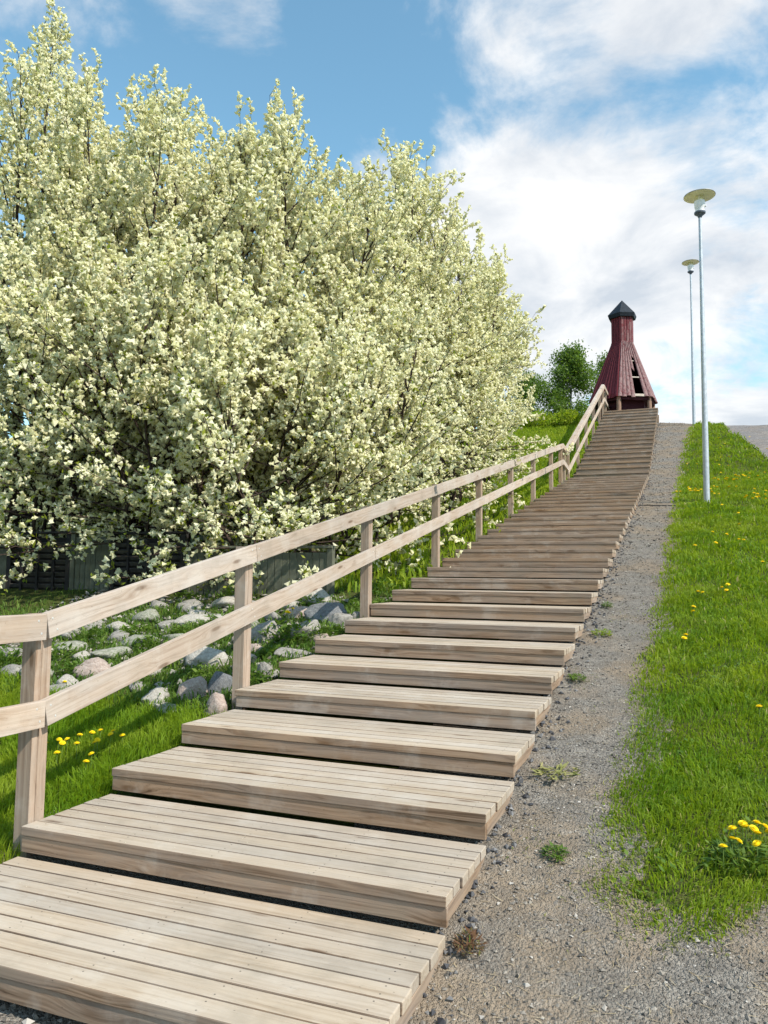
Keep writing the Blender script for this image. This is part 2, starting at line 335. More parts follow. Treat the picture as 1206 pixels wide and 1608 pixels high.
def red_mat(name, paleness):
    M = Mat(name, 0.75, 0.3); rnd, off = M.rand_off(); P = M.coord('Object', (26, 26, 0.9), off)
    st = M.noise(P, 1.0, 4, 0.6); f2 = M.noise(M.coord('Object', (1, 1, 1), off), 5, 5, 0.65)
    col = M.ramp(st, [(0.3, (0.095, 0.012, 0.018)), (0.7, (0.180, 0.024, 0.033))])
    w = M.math('MULTIPLY', M.rng(M.math('ADD', M.math('MULTIPLY', st, 0.6), M.math('MULTIPLY', f2, 0.5)), 0.56 - paleness * 0.30, 0.74 - paleness * 0.22), 0.9)
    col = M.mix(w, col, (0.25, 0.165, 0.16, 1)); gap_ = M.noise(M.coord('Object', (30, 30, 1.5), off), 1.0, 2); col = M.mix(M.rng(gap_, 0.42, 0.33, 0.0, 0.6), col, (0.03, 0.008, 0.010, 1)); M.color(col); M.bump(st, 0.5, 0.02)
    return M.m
RED = red_mat('red_painted_board', -0.5); REDPALE = red_mat('greyed_pale_red_slab', 0.62); REDNECK = red_mat('pale_red_board', 0.25)  # one red
FENCEPALE = plain('fence_pale_paint', (0.125, 0.13, 0.095), 0.8, 0.3, 0, 0.25, 6)
FENCEDARK = plain('fence_dark_stain', (0.022, 0.020, 0.020), 0.7, 0.3, 0, 0.3)

# ------------------------------------------------------------------ terrain
_ys = np.linspace(-60, 120, 7201)
_pr = np.interp(_ys, [-60, -0.9, 0.0, 21.2, 22.4, 30.5, 33, 36, 120], [-0.60, -0.36, -0.22, 4.29, 4.545, 7.55, 8.40, 9.0, 9.2])
_k = np.hanning(25); _k /= _k.sum(); _pp = np.convolve(np.pad(_pr, 12, mode='edge'), _k, 'valid')
def gz(x, y):
    x = np.asarray(x, float); y = np.asarray(y, float)
    z = np.interp(y, _ys, _pp)
    cap = np.interp(x, [-80, -10, -2, 0.5, 2.6, 3.77, 5.4, 6.67, 80], [9.2, 9.1, 9.0, 8.75, 8.5, 8.2, 7.78, 7.66, 7.4])
    w = 0.35; h = np.clip(0.5 + 0.5 * (cap - z) / w, 0, 1); z = cap * (1 - h) + z * h - w * h * (1 - h)
    und = 0.018 * np.sin(1.7 * x + 0.6 * y) * np.sin(1.3 * y + 0.4 * x + 1) + 0.010 * np.sin(4.1 * x - 2.3 * y)
    amp = np.clip(np.maximum(-x - 0.2, x - 2.9), 0, 1)
    z = z + und * amp + 0.5 * und * np.clip(x - 2.4, 0, 0.5)
    far = np.clip((np.abs(x) - 20) / 100, 0, 1) * 0.0
    return z + far
def gzf(x, y): return float(gz(x, y))
def grid_mesh(name, xs, ys, mat, dz=0.0):
    X, Y = np.meshgrid(xs, ys); V = np.stack([X, Y, gz(X, Y) + dz], -1).reshape(-1, 3); nx = len(xs)
    i, j = np.meshgrid(np.arange(len(ys) - 1), np.arange(nx - 1), indexing='ij'); a = (i * nx + j).ravel()
    return npmesh(name, V, np.stack([a, a + 1, a + nx + 1, a + nx], -1), np.full(len(a), 4), mat, True)
xs = np.concatenate([np.linspace(-400, -12, 14)[:-1], np.arange(-12, 9, 0.16), np.linspace(9, 400, 14)])
ys = np.concatenate([np.linspace(-300, -6, 12)[:-1], np.arange(-6, 42, 0.16), np.linspace(42, 700, 16)])
tag(obj('ground', grid_mesh('ground', xs, ys, SOIL)), kind='structure')

EDGE_Y = [0.55, 0.70, 1.24, 1.95, 3.07, 4.39, 6.4, 10.4, 15.8, 23.2, 27.2, 30.8, 33, 40]
EDGE_X = [2.92, 2.93, 3.03, 3.03, 3.02, 3.08, 3.14, 3.15, 3.20, 3.28, 3.45, 3.72, 4.2, 6.0]
def path_edge(y): return np.interp(y, EDGE_Y, EDGE_X) + 0.035 * np.sin(3.1 * y) + 0.025 * np.sin(7.3 * y + 1) * np.exp(-np.abs(y) / 12)
def front_edge(x): return np.interp(x, [2.9, 3.13, 3.47, 3.67, 4.2, 6, 12], [0.56, 0.38, 0.39, 0.62, 0.75, 0.9, 1.0]) + 0.03 * np.sin(9 * x)
def lot_edge(y): return np.interp(y, [8, 24.4, 26.65, 28.4, 29.2, 34, 60], [8.6, 5.97, 5.67, 5.38, 5.1, 4.9, 4.6])
def is_path(x, y):
    return ((x > -0.3) & (y < 0.55) & ((y < front_edge(x) + .16) | (x < path_edge(np.maximum(y, 0.55)) + .16))) | ((y >= 0.55) & (x > 1.6) & (x < path_edge(y) + .16)) | ((y >= 0.55) & (x > 2.9) & (y < front_edge(x) + .16))
def masked_sheet(name, x0, x1, y0, y1, st, mat, dz):
    xs = np.arange(x0, x1 + st, st); ys = np.arange(y0, y1 + st, st); X, Y = np.meshgrid(xs, ys)
    jx = RNG.uniform(-.3, .3, X.shape) * st; jy = RNG.uniform(-.3, .3, X.shape) * st; X = X + jx; Y = Y + jy
    V = np.stack([X, Y, gz(X, Y) + dz], -1).reshape(-1, 3); nx = len(xs)
    i, j = np.meshgrid(np.arange(len(ys) - 1), np.arange(nx - 1), indexing='ij'); a = (i * nx + j).ravel(); F = np.stack([a, a + 1, a + nx + 1, a + nx], -1)
    cxy = V[F].mean(1); F = F[is_path(cxy[:, 0], cxy[:, 1])]
    used = np.unique(F); idx = np.full(len(V), -1); idx[used] = np.arange(len(used))
    return npmesh(name, V[used], idx[F], np.full(len(F), 4), mat, True)
tag(obj('gravel_apron', masked_sheet('gravel_apron', -1.0, 9.0, -5.0, 3.96, 0.05, GRAVEL, 0.012)), kind='structure')
def strip(name, ys, xl, xr, n, mat, dz):
    t = np.linspace(0, 1, n); X = xl[:, None] * (1 - t) + xr[:, None] * t; Y = np.repeat(ys[:, None], n, 1); V = np.stack([X, Y, gz(X, Y) + dz], -1).reshape(-1, 3)
    i, j = np.meshgrid(np.arange(len(ys) - 1), np.arange(n - 1), indexing='ij'); a = (i * n + j).ravel()
    return npmesh(name, V, np.stack([a, a + 1, a + n + 1, a + n], -1), np.full(len(a), 4), mat, True)
py = np.arange(3.88, 40, 0.14)
tag(obj('gravel_path', strip('gravel_path', py, np.full(len(py), 1.6), path_edge(py) + .14, 14, GRAVEL, 0.009)), kind='structure')
ly = np.concatenate([np.arange(8, 44, 0.16), np.linspace(44, 120, 8)])
tag(obj('gravel_lot', strip('gravel_lot', ly, lot_edge(ly), np.full(len(ly), 26.0), 60, LOT, 0.02)), kind='structure')

# ------------------------------------------------------------------ stairway
D, H, Wd = 0.7056, 0.15, 2.3865
H2 = 0.277
SZ = {}                                          # step -> (front y, top z)
for k in range(0, 32): SZ[k] = ((k - 1) * D, (k - 1) * H)
SZ[0] = (-0.915, -H)                             # the lowest step is deeper
KINK_Y, KINK_Z = 22.56, 4.805
for j in range(0, 17): SZ[33 + j] = (KINK_Y + j * D, KINK_Z + j * H2)
stair = tag(empty('wooden_stairway', (0, 0, 0)), 'long weathered plank stairway of deep low steps climbing the hill to the red tower', 'stairway')
PW, PT = 0.1055, 0.048
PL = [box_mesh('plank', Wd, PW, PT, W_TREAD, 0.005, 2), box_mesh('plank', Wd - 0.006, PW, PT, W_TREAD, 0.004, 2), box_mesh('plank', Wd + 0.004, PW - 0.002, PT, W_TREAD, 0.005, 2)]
for me_ in PL:                                    # tops bleached by feet and rain; edges browner from less wear and painted-in shade
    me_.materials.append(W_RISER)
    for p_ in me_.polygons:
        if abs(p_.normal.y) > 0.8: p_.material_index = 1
for k, (fy, tz) in SZ.items():
    n = 12 if k == 31 else (8 if k == 0 else 6); pitch = 0.1137 if k == 0 else D / 6
    st = empty('step', (0, fy, tz), stair)
    for i in range(n):
        if k > 36 and i > 4: pass
        y = PW / 2 + 0.002 + i * pitch
        dx = random.uniform(-.004, .004)
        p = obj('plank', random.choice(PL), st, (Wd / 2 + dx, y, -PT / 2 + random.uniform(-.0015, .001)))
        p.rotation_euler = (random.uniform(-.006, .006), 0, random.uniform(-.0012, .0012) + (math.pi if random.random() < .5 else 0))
    rise = H if k < 32 else H2
    rh = 0.083 if rise < .2 else 0.076
    obj('riser_board', box_mesh('riser_board', Wd - 0.008, 0.028, rh, W_RISER, 0.002), st, (Wd / 2 + random.uniform(-.003, .003), 0.023 + (0.012 if rise > .2 else 0), -PT - (0.012 if rise > .2 else 0.002) - rh / 2))
    if rise > 0.2: obj('riser_board', box_mesh('riser_board', Wd - 0.01, 0.028, 0.118, W_RISER, 0.002), st, (Wd / 2, 0.036, -PT - 0.012 - rh - 0.004 - 0.059))
    for xx in (0.034, Wd - 0.034):
        L = (D * 2 if k == 31 else (0.9 if k == 0 else D)) - 0.06
        obj('side_board', box_mesh('side_board', L, 0.045, 0.062, W_RISER, 0.002), st, mw=Matrix.Translation((xx + (0.008 if xx > 1 else -.008), 0.036 + L / 2, -PT - 0.002 - 0.031)) @ Matrix.Rotation(math.pi / 2, 4, 'Z'))
# sloping side beams carry the upper flight
for xx in (0.06, Wd - 0.06):
    y0, y1 = KINK_Y - 0.35, SZ[49][0] + 0.55
    z0 = KINK_Z - 0.42; z1 = z0 + (y1 - y0) * H2 / D
    Mx, L = align((xx, y0, z0), (xx, y1, z1)); obj('side_beam', box_mesh('side_beam', L, 0.048, 0.20, W_RISER, 0.003), stair, mw=Mx)
for xx in (0.10, Wd - 0.02):
    for yy in (28.5, 31.5, 34.2):
        zt = KINK_Z + (min(yy, 33.9) - KINK_Y) * H2 / D - 0.30; zb = gzf(xx, yy) - 0.1
        obj('support_post', box_mesh('support_post', zt - zb, 0.098, 0.098, W_POST, 0.004), stair, mw=Matrix.Translation((xx, yy, (zt + zb) / 2)) @ Matrix.Rotation(-math.pi / 2, 4, 'Y'))

# ------------------------------------------------------------------ railing
rail = tag(empty('wooden_railing', (-0.06, 0.1, 0)), 'weathered two-board timber railing on square posts along the left side of the stairway', 'railing')
rail_o = Matrix.Translation((0.06, -0.1, 0))
def post_mesh(L, a=0.098, b=0.112):
    g, gd = 0.004, 0.010
    pr = [(-b/2, -a/2), (0.012 - g, -a/2), (0.012, -a/2 + gd), (0.012 + g, -a/2), (b/2, -a/2), (b/2, a/2), (0.012 + g, a/2), (0.012, a/2 - gd), (0.012 - g, a/2), (-b/2, a/2)]
    V = [(s * L / 2, y_, z_) for s in (-1, 1) for (y_, z_) in pr]; n = len(pr)
    F = [(i, (i + 1) % n, n + (i + 1) % n, n + i) for i in range(n)] + [tuple(range(n - 1, -1, -1)), tuple(range(n, 2 * n))]
    return mesh('post', V, F, W_POST)
def stair_z(y):
    return 0.2126 * y if y < 20.2 else (4.30 if y < 21.3 else (4.30 + (y - 21.3) * 0.41 if y < 33.8 else 9.42))
def rail_top(y):
    if y < 0.09: return 1.137
    if y < 20.15: return 1.118 + 0.2135 * y
    if y < 21.2: return 1.118 + 0.2135 * 20.15 - (y - 20.15) * 0.05
    zk = 1.118 + 0.2135 * 20.15 - 0.0525
    if y < 33.8: return zk + (y - 21.2) * (10.47 - zk) / 12.6
    return 10.47 + (y - 33.8) * 0.02
POSTS = [-1.55, 0.115, 2.30, 4.96, 7.63, 10.22, 12.95, 15.60, 18.37, 20.16, 20.85, 21.75, 24.3, 26.9, 29.5, 32.2, 33.85, 35.2, 37.6]
for y in POSTS:
    zt = rail_top(y) - 0.012; zb = gzf(-0.06, y) - 0.12
    obj('post', post_mesh(zt - zb), rail, mw=rail_o @ Matrix.Translation((-0.058, y, (zt + zb) / 2)) @ Matrix.Rotation(-math.pi / 2, 4, 'Y') @ Matrix.Rotation(math.pi, 4, 'X'))
def rail_run(kind, joints, dz, hgt, thick=0.045, x=0.020):
    for a, b in zip(joints[:-1], joints[1:]):
        za, zb = rail_top(a + 1e-4) + dz - hgt / 2, rail_top(b - 1e-4) + dz - hgt / 2
        g = 0.0035
        j1, j2 = random.uniform(-.004, .004), random.uniform(-.004, .004)
        Mx, L = align((x + random.uniform(0, .003), a + g, za + j1), (x + random.uniform(0, .003), b - g, zb + j2))
        o = obj(kind, box_mesh(kind, L, thick, hgt, W_RAIL, 0.004, 2), rail, mw=rail_o @ Mx)
        for yy in [p for p in POSTS if a - 0.05 <= p <= b + 0.05]:
            if yy > 9: continue
            for q in (-0.035, 0.035):
                s = max(-L / 2 + 0.05, min(L / 2 - 0.05, (yy - (a + b) / 2) * L / (b - a))) + (0.012 if q > 0 else -0.012)
                obj('screw', SCREWM, o, mw=Matrix.Translation((s, -thick / 2 if False else thick / 2, q)) @ Matrix.Rotation(-math.pi / 2, 4, 'X'))
SCREWM = lathe('screw', [(0.0065, -0.002), (0.0065, 0.0012), (0.003, 0.002)], SCREW, 10)
rail_run('top_rail', [-1.65, 0.082, 2.33, 7.66, 12.98, 18.40, 20.15, 21.2], 0.0, 0.145)
rail_run('lower_rail', [-1.65, 0.098, 4.99, 10.25, 15.63, 20.15, 21.2], -0.485, 0.145)
rail_run('top_rail', [21.2, 26.92, 33.8, 37.7], 0.0, 0.145)
rail_run('lower_rail', [21.2, 26.92, 33.8, 37.7], -0.60, 0.145)
for a, b in ((21.2, 26.92), (26.92, 33.8)):
    Mx, L = align((-0.045, a + .01, rail_top(a + 1e-3) + 0.022), (-0.045, b - .005, rail_top(b - 1e-3) + 0.022))
    obj('cap_board', box_mesh('cap_board', L, 0.125, 0.036, W_RAIL, 0.004, 2), rail, mw=rail_o @ Mx)

# ------------------------------------------------------------------ red tower
TX, TY = 0.66, 37.0
TG = gzf(TX, TY)
Z0, Z1, Z2, Z3 = 10.23, 13.31, 14.60, 15.60
RS, RN, RC = 1.76, 0.545, 0.76
tower = tag(empty('red_timber_tower', (TX, TY, TG)), 'red six-sided timber tower with flared plank skirt and dark pointed cap', 'tower')
A0 = R(-4.2)
def hexc(r_, k):
    a = A0 + k * math.pi / 3
    return Vector((r_ * math.sin(a), -r_ * math.cos(a), 0))
def slab(name, b0, b1, t0, t1, th, mat, parent, rag=0.0):
    """a plank between two bottom and two top corners, th thick outwards, gently rounded"""
    b0, b1, t0, t1 = map(Vector, (b0, b1, t0, t1)); nrm_ = (b1 - b0).cross(t0 - b0).normalized()
    if nrm_.dot(Vector((b0.x, b0.y, 0))) < 0: nrm_.negate()
    V = []
    for (p, q) in ((b0, b1), (t0, t1)):
        d = q - p
        for f, o in ((0.05, 0.0), (0.05, 0.45), (0.3, 0.95), (0.7, 1.0), (0.95, 0.45), (0.95, 0.0)): V.append(p + d * f + nrm_ * th * o)
    F = [(i, (i + 1) % 6, 6 + (i + 1) % 6, 6 + i) for i in range(6)] + [(5, 4, 3, 2, 1, 0), (6, 7, 8, 9, 10, 11)]
    return obj(name, mesh(name, V, F, mat), parent)
NB = 8
for k in range(6):
    c0, c1 = hexc(RS, k), hexc(RS, k + 1); d0, d1 = hexc(RN, k), hexc(RN, k + 1)
    front = k == 0                                # the face to the right of the near corner; it and the next are greyer
    mat = REDPALE if front or k == 1 else RED
    for i in range(NB):
        f0, f1 = i / NB, (i + 1) / NB
        jz = random.uniform(-.05, .04)
        zb = Z0 - TG + jz; zt = Z1 - TG
        b0, b1 = c0.lerp(c1, f0), c0.lerp(c1, f1); t0, t1 = d0.lerp(d1, f0), d0.lerp(d1, f1)
        def at(p, q, s): return Vector((p.x + (q.x - p.x) * s, p.y + (q.y - p.y) * s, zb + (zt - zb) * s))
        if front and i in (4, 5):
            s0 = 0.50 if i == 4 else 0.74            # these two planks are broken off: only their upper ends are left
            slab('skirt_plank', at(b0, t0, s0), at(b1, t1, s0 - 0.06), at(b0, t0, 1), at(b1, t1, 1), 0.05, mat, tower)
            continue
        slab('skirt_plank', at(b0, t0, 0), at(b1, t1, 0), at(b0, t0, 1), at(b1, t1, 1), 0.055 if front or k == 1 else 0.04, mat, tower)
    # shell behind the planks, open at the broken place
    ins = 0.97
    for i in range(3):
        f0, f1 = ((0, 0.48), (0.48, 0.78), (0.78, 1))[i]
        if front and i == 1: continue
        q = [c0.lerp(c1, f0) * ins, c0.lerp(c1, f1) * ins, d0.lerp(d1, f1) * ins, d0.lerp(d1, f0) * ins]
        for p, z in zip(q, (Z0 - TG + .04, Z0 - TG + .04, Z1 - TG, Z1 - TG)): p.z = z
        inn = [Vector((p.x * .96, p.y * .96, p.z)) for p in q]
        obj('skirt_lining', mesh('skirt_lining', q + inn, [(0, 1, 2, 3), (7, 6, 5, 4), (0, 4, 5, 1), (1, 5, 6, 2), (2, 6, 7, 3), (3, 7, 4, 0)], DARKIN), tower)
    for i in range(4):                            # neck boards
        f0, f1 = i / 4, (i + 1) / 4; e0, e1 = hexc(RN + .01, k), hexc(RN + .01, k + 1)
        b0, b1 = e0.lerp(e1, f0), e0.lerp(e1, f1)
        zb, zt = Z1 - TG - .04, Z2 - TG + .06
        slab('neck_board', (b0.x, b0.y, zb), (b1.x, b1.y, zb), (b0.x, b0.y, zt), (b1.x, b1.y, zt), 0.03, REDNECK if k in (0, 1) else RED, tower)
    e0, e1 = hexc(RN, k) * .98, hexc(RN, k + 1) * .98
    # log leg under each corner
    lg = hexc(RS - 0.22, k); zt = Z0 - TG + 0.15
    obj('log_leg', lathe('log_leg', [(0.12, -0.15), (0.11, zt * .6), (0.10, zt)], LOGPOST, 10), tower, (lg.x, lg.y, 0))
core = [Vector((p.x, p.y, z)) for z in (Z1 - TG - .1, Z2 - TG + .1) for p in [hexc(RN * .97, k) for k in range(6)]]
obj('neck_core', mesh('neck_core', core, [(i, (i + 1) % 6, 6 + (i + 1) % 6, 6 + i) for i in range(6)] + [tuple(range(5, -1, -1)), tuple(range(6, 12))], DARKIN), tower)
band = [Vector((p.x, p.y, z)) for z in (Z1 - TG - .05, Z1 - TG + .0) for p in [hexc(RN + .06, k) for k in range(6)]]
obj('neck_band', mesh('neck_band', band, [(i, (i + 1) % 6, 6 + (i + 1) % 6, 6 + i) for i in range(6)] + [tuple(range(5, -1, -1)), tuple(range(6, 12))], RED), tower)
cap = [Vector((p.x, p.y, z)) for (r_, z) in ((RC * .92, Z2 - TG - .02), (RC, Z2 - TG + .16)) for p in [hexc(r_, k) for k in range(6)]] + [Vector((0, 0, Z3 - TG))]
obj('cap_roof', mesh('cap_roof', cap, [(i, (i + 1) % 6, 6 + (i + 1) % 6, 6 + i) for i in range(6)] + [tuple(range(5, -1, -1))] + [(6 + i, 6 + (i + 1) % 6, 12) for i in range(6)], ROOFDARK), tower)
fl = [Vector((p.x, p.y, z)) for z in (Z0 - TG - .12, Z0 - TG + .02) for p in [hexc(RS * .93, k) for k in range(6)]]
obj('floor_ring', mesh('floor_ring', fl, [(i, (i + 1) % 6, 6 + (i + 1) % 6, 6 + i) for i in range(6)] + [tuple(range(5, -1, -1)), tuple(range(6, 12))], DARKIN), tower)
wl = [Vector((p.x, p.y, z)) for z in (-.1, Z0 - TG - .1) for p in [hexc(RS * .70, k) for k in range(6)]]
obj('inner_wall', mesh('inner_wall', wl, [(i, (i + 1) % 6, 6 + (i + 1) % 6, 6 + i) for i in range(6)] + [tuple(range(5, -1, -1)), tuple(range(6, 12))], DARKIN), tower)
def lath(s, f0, f1, hh):                           # pale cross laths in the gap
    c0, c1, d0, d1 = hexc(RS, 0), hexc(RS, 1), hexc(RN, 0), hexc(RN, 1)
    p, q = c0.lerp(c1, f0).lerp(d0.lerp(d1, f0), s), c0.lerp(c1, f1).lerp(d0.lerp(d1, f1), s)
    z = Z0 - TG + (Z1 - Z0) * s; p.z = q.z = z
    Mx, L = align(p * 1.005, q * 1.005, side=Vector((0, -1, 0))); Mx.translation.z = z
    obj('lath', box_mesh('lath', L, 0.03, hh, LATH, 0.004), tower, mw=Mx)
lath(0.345, 0.47, 0.79, 0.06); lath(0.03, 0.47, 0.79, 0.12); lath(0.64, 0.47, 0.70, 0.05)

# ------------------------------------------------------------------ lamp posts
def lamp(loc, label, hgt=7.30):
    t = tag(empty('street_lamp', loc), label, 'lamp post', 'lamp posts along the path')
    hb = hgt - 0.56
    obj('pole', lathe('pole', [(0.068, -0.2), (0.066, 0.9), (0.064, 1.6), (0.042, hb * .75), (0.036, hb)], GALV, 18), t)
    obj('collar', lathe('collar', [(0.038, hb - .03), (0.055, hb + .02), (0.125, hb + .075), (0.128, hb + .11), (0.10, hb + .125)], LAMPDARK, 20), t)
    b = obj('lamp_body', lathe('lamp_body', [(0.100, hb + .12), (0.102, hb + .20), (0.112, hb + .215), (0.116, hb + .24), (0.120, hb + .25), (0.121, hb + .37), (0.105, hb + .385)], LAMPWHITE, 24), t)
    obj('latch', box_mesh('latch', 0.03, 0.05, 0.05, LAMPWHITE, 0.005), b, (0.125, -0.02, hb + .245))
    obj('lamp_glass', lathe('lamp_glass', [(0.085, hb + .375), (0.088, hb + .45), (0.095, hb + .505)], LAMPGLASS, 20), t)
    sh = obj('lamp_shade', lathe('lamp_shade', [(0.345, hb + .495), (0.352, hb + .50), (0.350, hb + .512), (0.20, hb + .545), (0.03, hb + .56)], LAMPTOP, 36), t)
    obj('reflector', lathe('reflector', [(0.335, hb + .490), (0.345, hb + .494), (0.2, hb + .50), (0.1, hb + .505)], LAMPSHADE, 36), sh)
    for k in range(3):
        a = k * 2.094 + 0.4; Mx, L = align((0.10 * math.cos(a), 0.10 * math.sin(a), hb + .36), (0.105 * math.cos(a), 0.105 * math.sin(a), hb + .50), side=Vector((math.sin(a), -math.cos(a), 0)))
        obj('strut', box_mesh('strut', L, 0.012, 0.012, LAMPWHITE, 0.002), t, mw=Mx)
    return t
lamp((3.869, 15.63, gzf(3.869, 15.63)), 'tall steel lamp post with saucer shade standing in the lawn halfway up the hill')
lamp((3.875, 31.5, gzf(3.875, 31.5)), 'farther steel lamp post with saucer shade standing on the hill crest', 7.15)

CB = plain('black_cable', (0.02, 0.02, 0.022), 0.6, 0.3)
cp = [(2.42, 15.35), (2.62, 15.3), (2.85, 15.18), (3.05, 15.16), (3.3, 15.12)]
cv, cf = [], []
for i, (x, y) in enumerate(cp):
    for k in range(6): a = k * math.pi / 3; cv.append((x, y + 0.014 * math.cos(a), gzf(x, y) + .016 + .014 * math.sin(a)))
for i in range(len(cp) - 1):
    for k in range(6): cf.append((i * 6 + k, i * 6 + (k + 1) % 6, i * 6 + 6 + (k + 1) % 6, i * 6 + 6 + k))
tag(obj('cable', mesh('cable', cv, cf, CB, True)), 'thin dark cable lying across the gravel path below the lamp post', 'cable')

# ------------------------------------------------------------------ boundary fence behind the rockery
FY = 6.2
def fence_section(x0, x1, kind, label, hh=0.88):
    g = min(gzf(x0, FY), gzf(x1, FY)) - 0.05
    t = tag(empty('garden_fence', (x0, FY, g)), label, 'fence', 'fence sections behind the rockery')
    L = x1 - x0
    for xx in (0.045, L - 0.045):
        obj('fence_post', box_mesh('fence_post', 0.085, 0.085, hh + .04, FENCEDARK if kind == 'louvre' else FENCEPALE, 0.004), t, (xx, 0.01, (hh + .04) / 2))
    if kind == 'louvre':
        n = 8
        for i in range(n):
            obj('slat', box_mesh('slat', L - 0.16, 0.018, 0.062, FENCESLAT, 0.002), t, mw=Matrix.Translation((L / 2, 0.0, 0.10 + i * 0.094)) @ Matrix.Rotation(0.5, 4, 'X'))
        for xx in np.linspace(0, L, 5)[1:-1]:
            obj('batten', box_mesh('batten', 0.04, 0.03, hh - .05, FENCEDARK, 0.002), t, (float(xx), -0.03, hh / 2))
        obj('void_backing', box_mesh('void_backing', L - 0.1, 0.02, hh - .04, FENCEDARK, 0), t, (L / 2, 0.07, hh / 2))  # dark sheet standing in for the shaded void behind the slats
    else:
        n = max(2, round(L / 0.125)); w = (L - 0.18) / n
        for i in range(n):
            obj('fence_board', box_mesh('fence_board', w - 0.006, 0.022, hh - 0.03, FENCEPALE, 0.003), t, (0.09 + w * (i + .5), random.uniform(-.004, .004), hh / 2))
        for zz in (0.2, hh - .2): obj('fence_rail', box_mesh('fence_rail', L - 0.1, 0.04, 0.08, FENCEPALE, 0.003), t, (L / 2, 0.036, zz))
    obj('top_board', box_mesh('top_board', L - 0.004, 0.13, 0.035, FENCEDARK if kind == 'louvre' else FENCEPALE, 0.004), t, (L / 2, 0.01, hh + .06))
FENCESLAT = plain('fence_slat_stain', (0.060, 0.056, 0.052), 0.7, 0.3, 0, 0.3)
fence_section(-9.6, -6.85, 'pale', 'pale green-grey board fence at the far left edge under the blossom')
fence_section(-6.85, -5.55, 'louvre', 'dark slatted fence panel left of the grey-green boards under the blossom')
fence_section(-5.55, -4.78, 'pale', 'narrow grey-green board panel between two dark slatted fence panels')
fence_section(-4.78, -3.42, 'louvre', 'dark horizontal slat fence panel right of the narrow grey-green boards')
fence_section(-3.42, -1.05, 'pale', 'sun-dappled pale board fence nearest the stairway behind the rocks', 0.66)

# ------------------------------------------------------------------ rocks
def rock_mesh(seed, mat, sub=3, ang=0.5):
    r_ = np.random.default_rng(seed); bm = bmesh.new(); bmesh.ops.create_icosphere(bm, subdivisions=sub, radius=1)
    V = np.array([v.co[:] for v in bm.verts]); W = r_.normal(size=(4, 3)); W /= np.linalg.norm(W, axis=1)[:, None]
    s = np.ones(len(V))
    for k in range(5):
        f = r_.uniform(1.0, 3.2); w = r_.normal(size=3); w /= np.linalg.norm(w); s += 0.10 / (1 + k * .4) * np.sin(f * (V @ w) * 2 + r_.uniform(0, 6))
    for k in range(16):                             # flattened facets
        w = r_.normal(size=3); w /= np.linalg.norm(w); d = V @ w * s; c = r_.uniform(0.55, 0.9); s = np.where(d > c, s * (1 - ang) + s * ang * c / np.maximum(d, 1e-3), s)
    for k in range(6):
        w = r_.normal(size=3) * r_.uniform(4, 9); s = s * (1 + .018 * np.sin(V @ w + r_.uniform(0, 6)))
    V = V * s[:, None]
    for v, c in zip(bm.verts, V): v.co = c
    me = bpy.data.meshes.new('rock'); bm.to_mesh(me); bm.free(); me.materials.append(mat); me.polygons.foreach_set('use_smooth', [True] * len(me.polygons))
    return me
ROCKS = [  # x, y, half width, half height, material, label
 (-0.68, 2.52, .150, .125, ROCK_PINK, 'brown-pink angular boulder at the lawn edge, left of the second railing post'),
 (-0.20, 2.17, .120, .145, ROCK_PINK, 'pinkish speckled boulder at the foot of the second railing post'),
 (-1.03, 3.26, .225, .165, ROCK_PALE, 'large pale rounded boulder seen between both rails left of the second post'),
 (-2.21, 3.27, .230, .105, ROCK_MOSS, 'long flat grey-green stone in the middle of the rockery'),
 (-2.89, 3.46, .195, .115, ROCK_MOSS, 'mossy rounded stone right of the first railing post'),
 (-1.95, 2.26, .110, .090, ROCK_GREY, 'small grey cobble at the lawn edge right of the first post'),
 (-2.02, 2.48, .100, .100, ROCK_PALE, 'small pale cobble with a dandelion beside it behind the first post'),
 (-0.92, 2.32, .150, .105, ROCK_PALE, 'pale stone at the lawn edge left of the brown-pink boulder'),
 (-0.66, 2.17, .130, .050, ROCK_PALE, 'flat pale slab in the grass below the brown-pink boulder'),
 (-0.56, 4.97, .240, .185, ROCK_DARK, 'dark grey rounded boulder left of the third railing post'),
 (-0.29, 4.75, .150, .170, ROCK_GREY, 'speckled grey boulder touching the dark one by the third post'),
 (-0.55, 4.40, .220, .150, ROCK_GREY, 'large grey boulder with a sunlit corner behind the yellow dandelions'),
 (-1.06, 5.75, .220, .170, ROCK_PALE, 'pale grey rock under the blossom in front of the fence'),
 (-1.00, 5.12, .165, .110, ROCK_PINK, 'pale pink stone uphill of the dandelions in the rockery'),
 (-0.93, 4.14, .190, .165, ROCK_GREY, 'grey rock just right of the second post, under the lower rail'),
 (-0.27, 3.06, .100, .125, ROCK_GREY, 'small grey rock in the corner by the fifth step'),
 (-0.47, 2.66, .130, .155, ROCK_DARK, 'bluish dark boulder behind the pinkish one at the second post'),
 (-0.32, 3.67, .180, .085, ROCK_GREY, 'low grey slab beside the stairs downhill of the dandelions')]
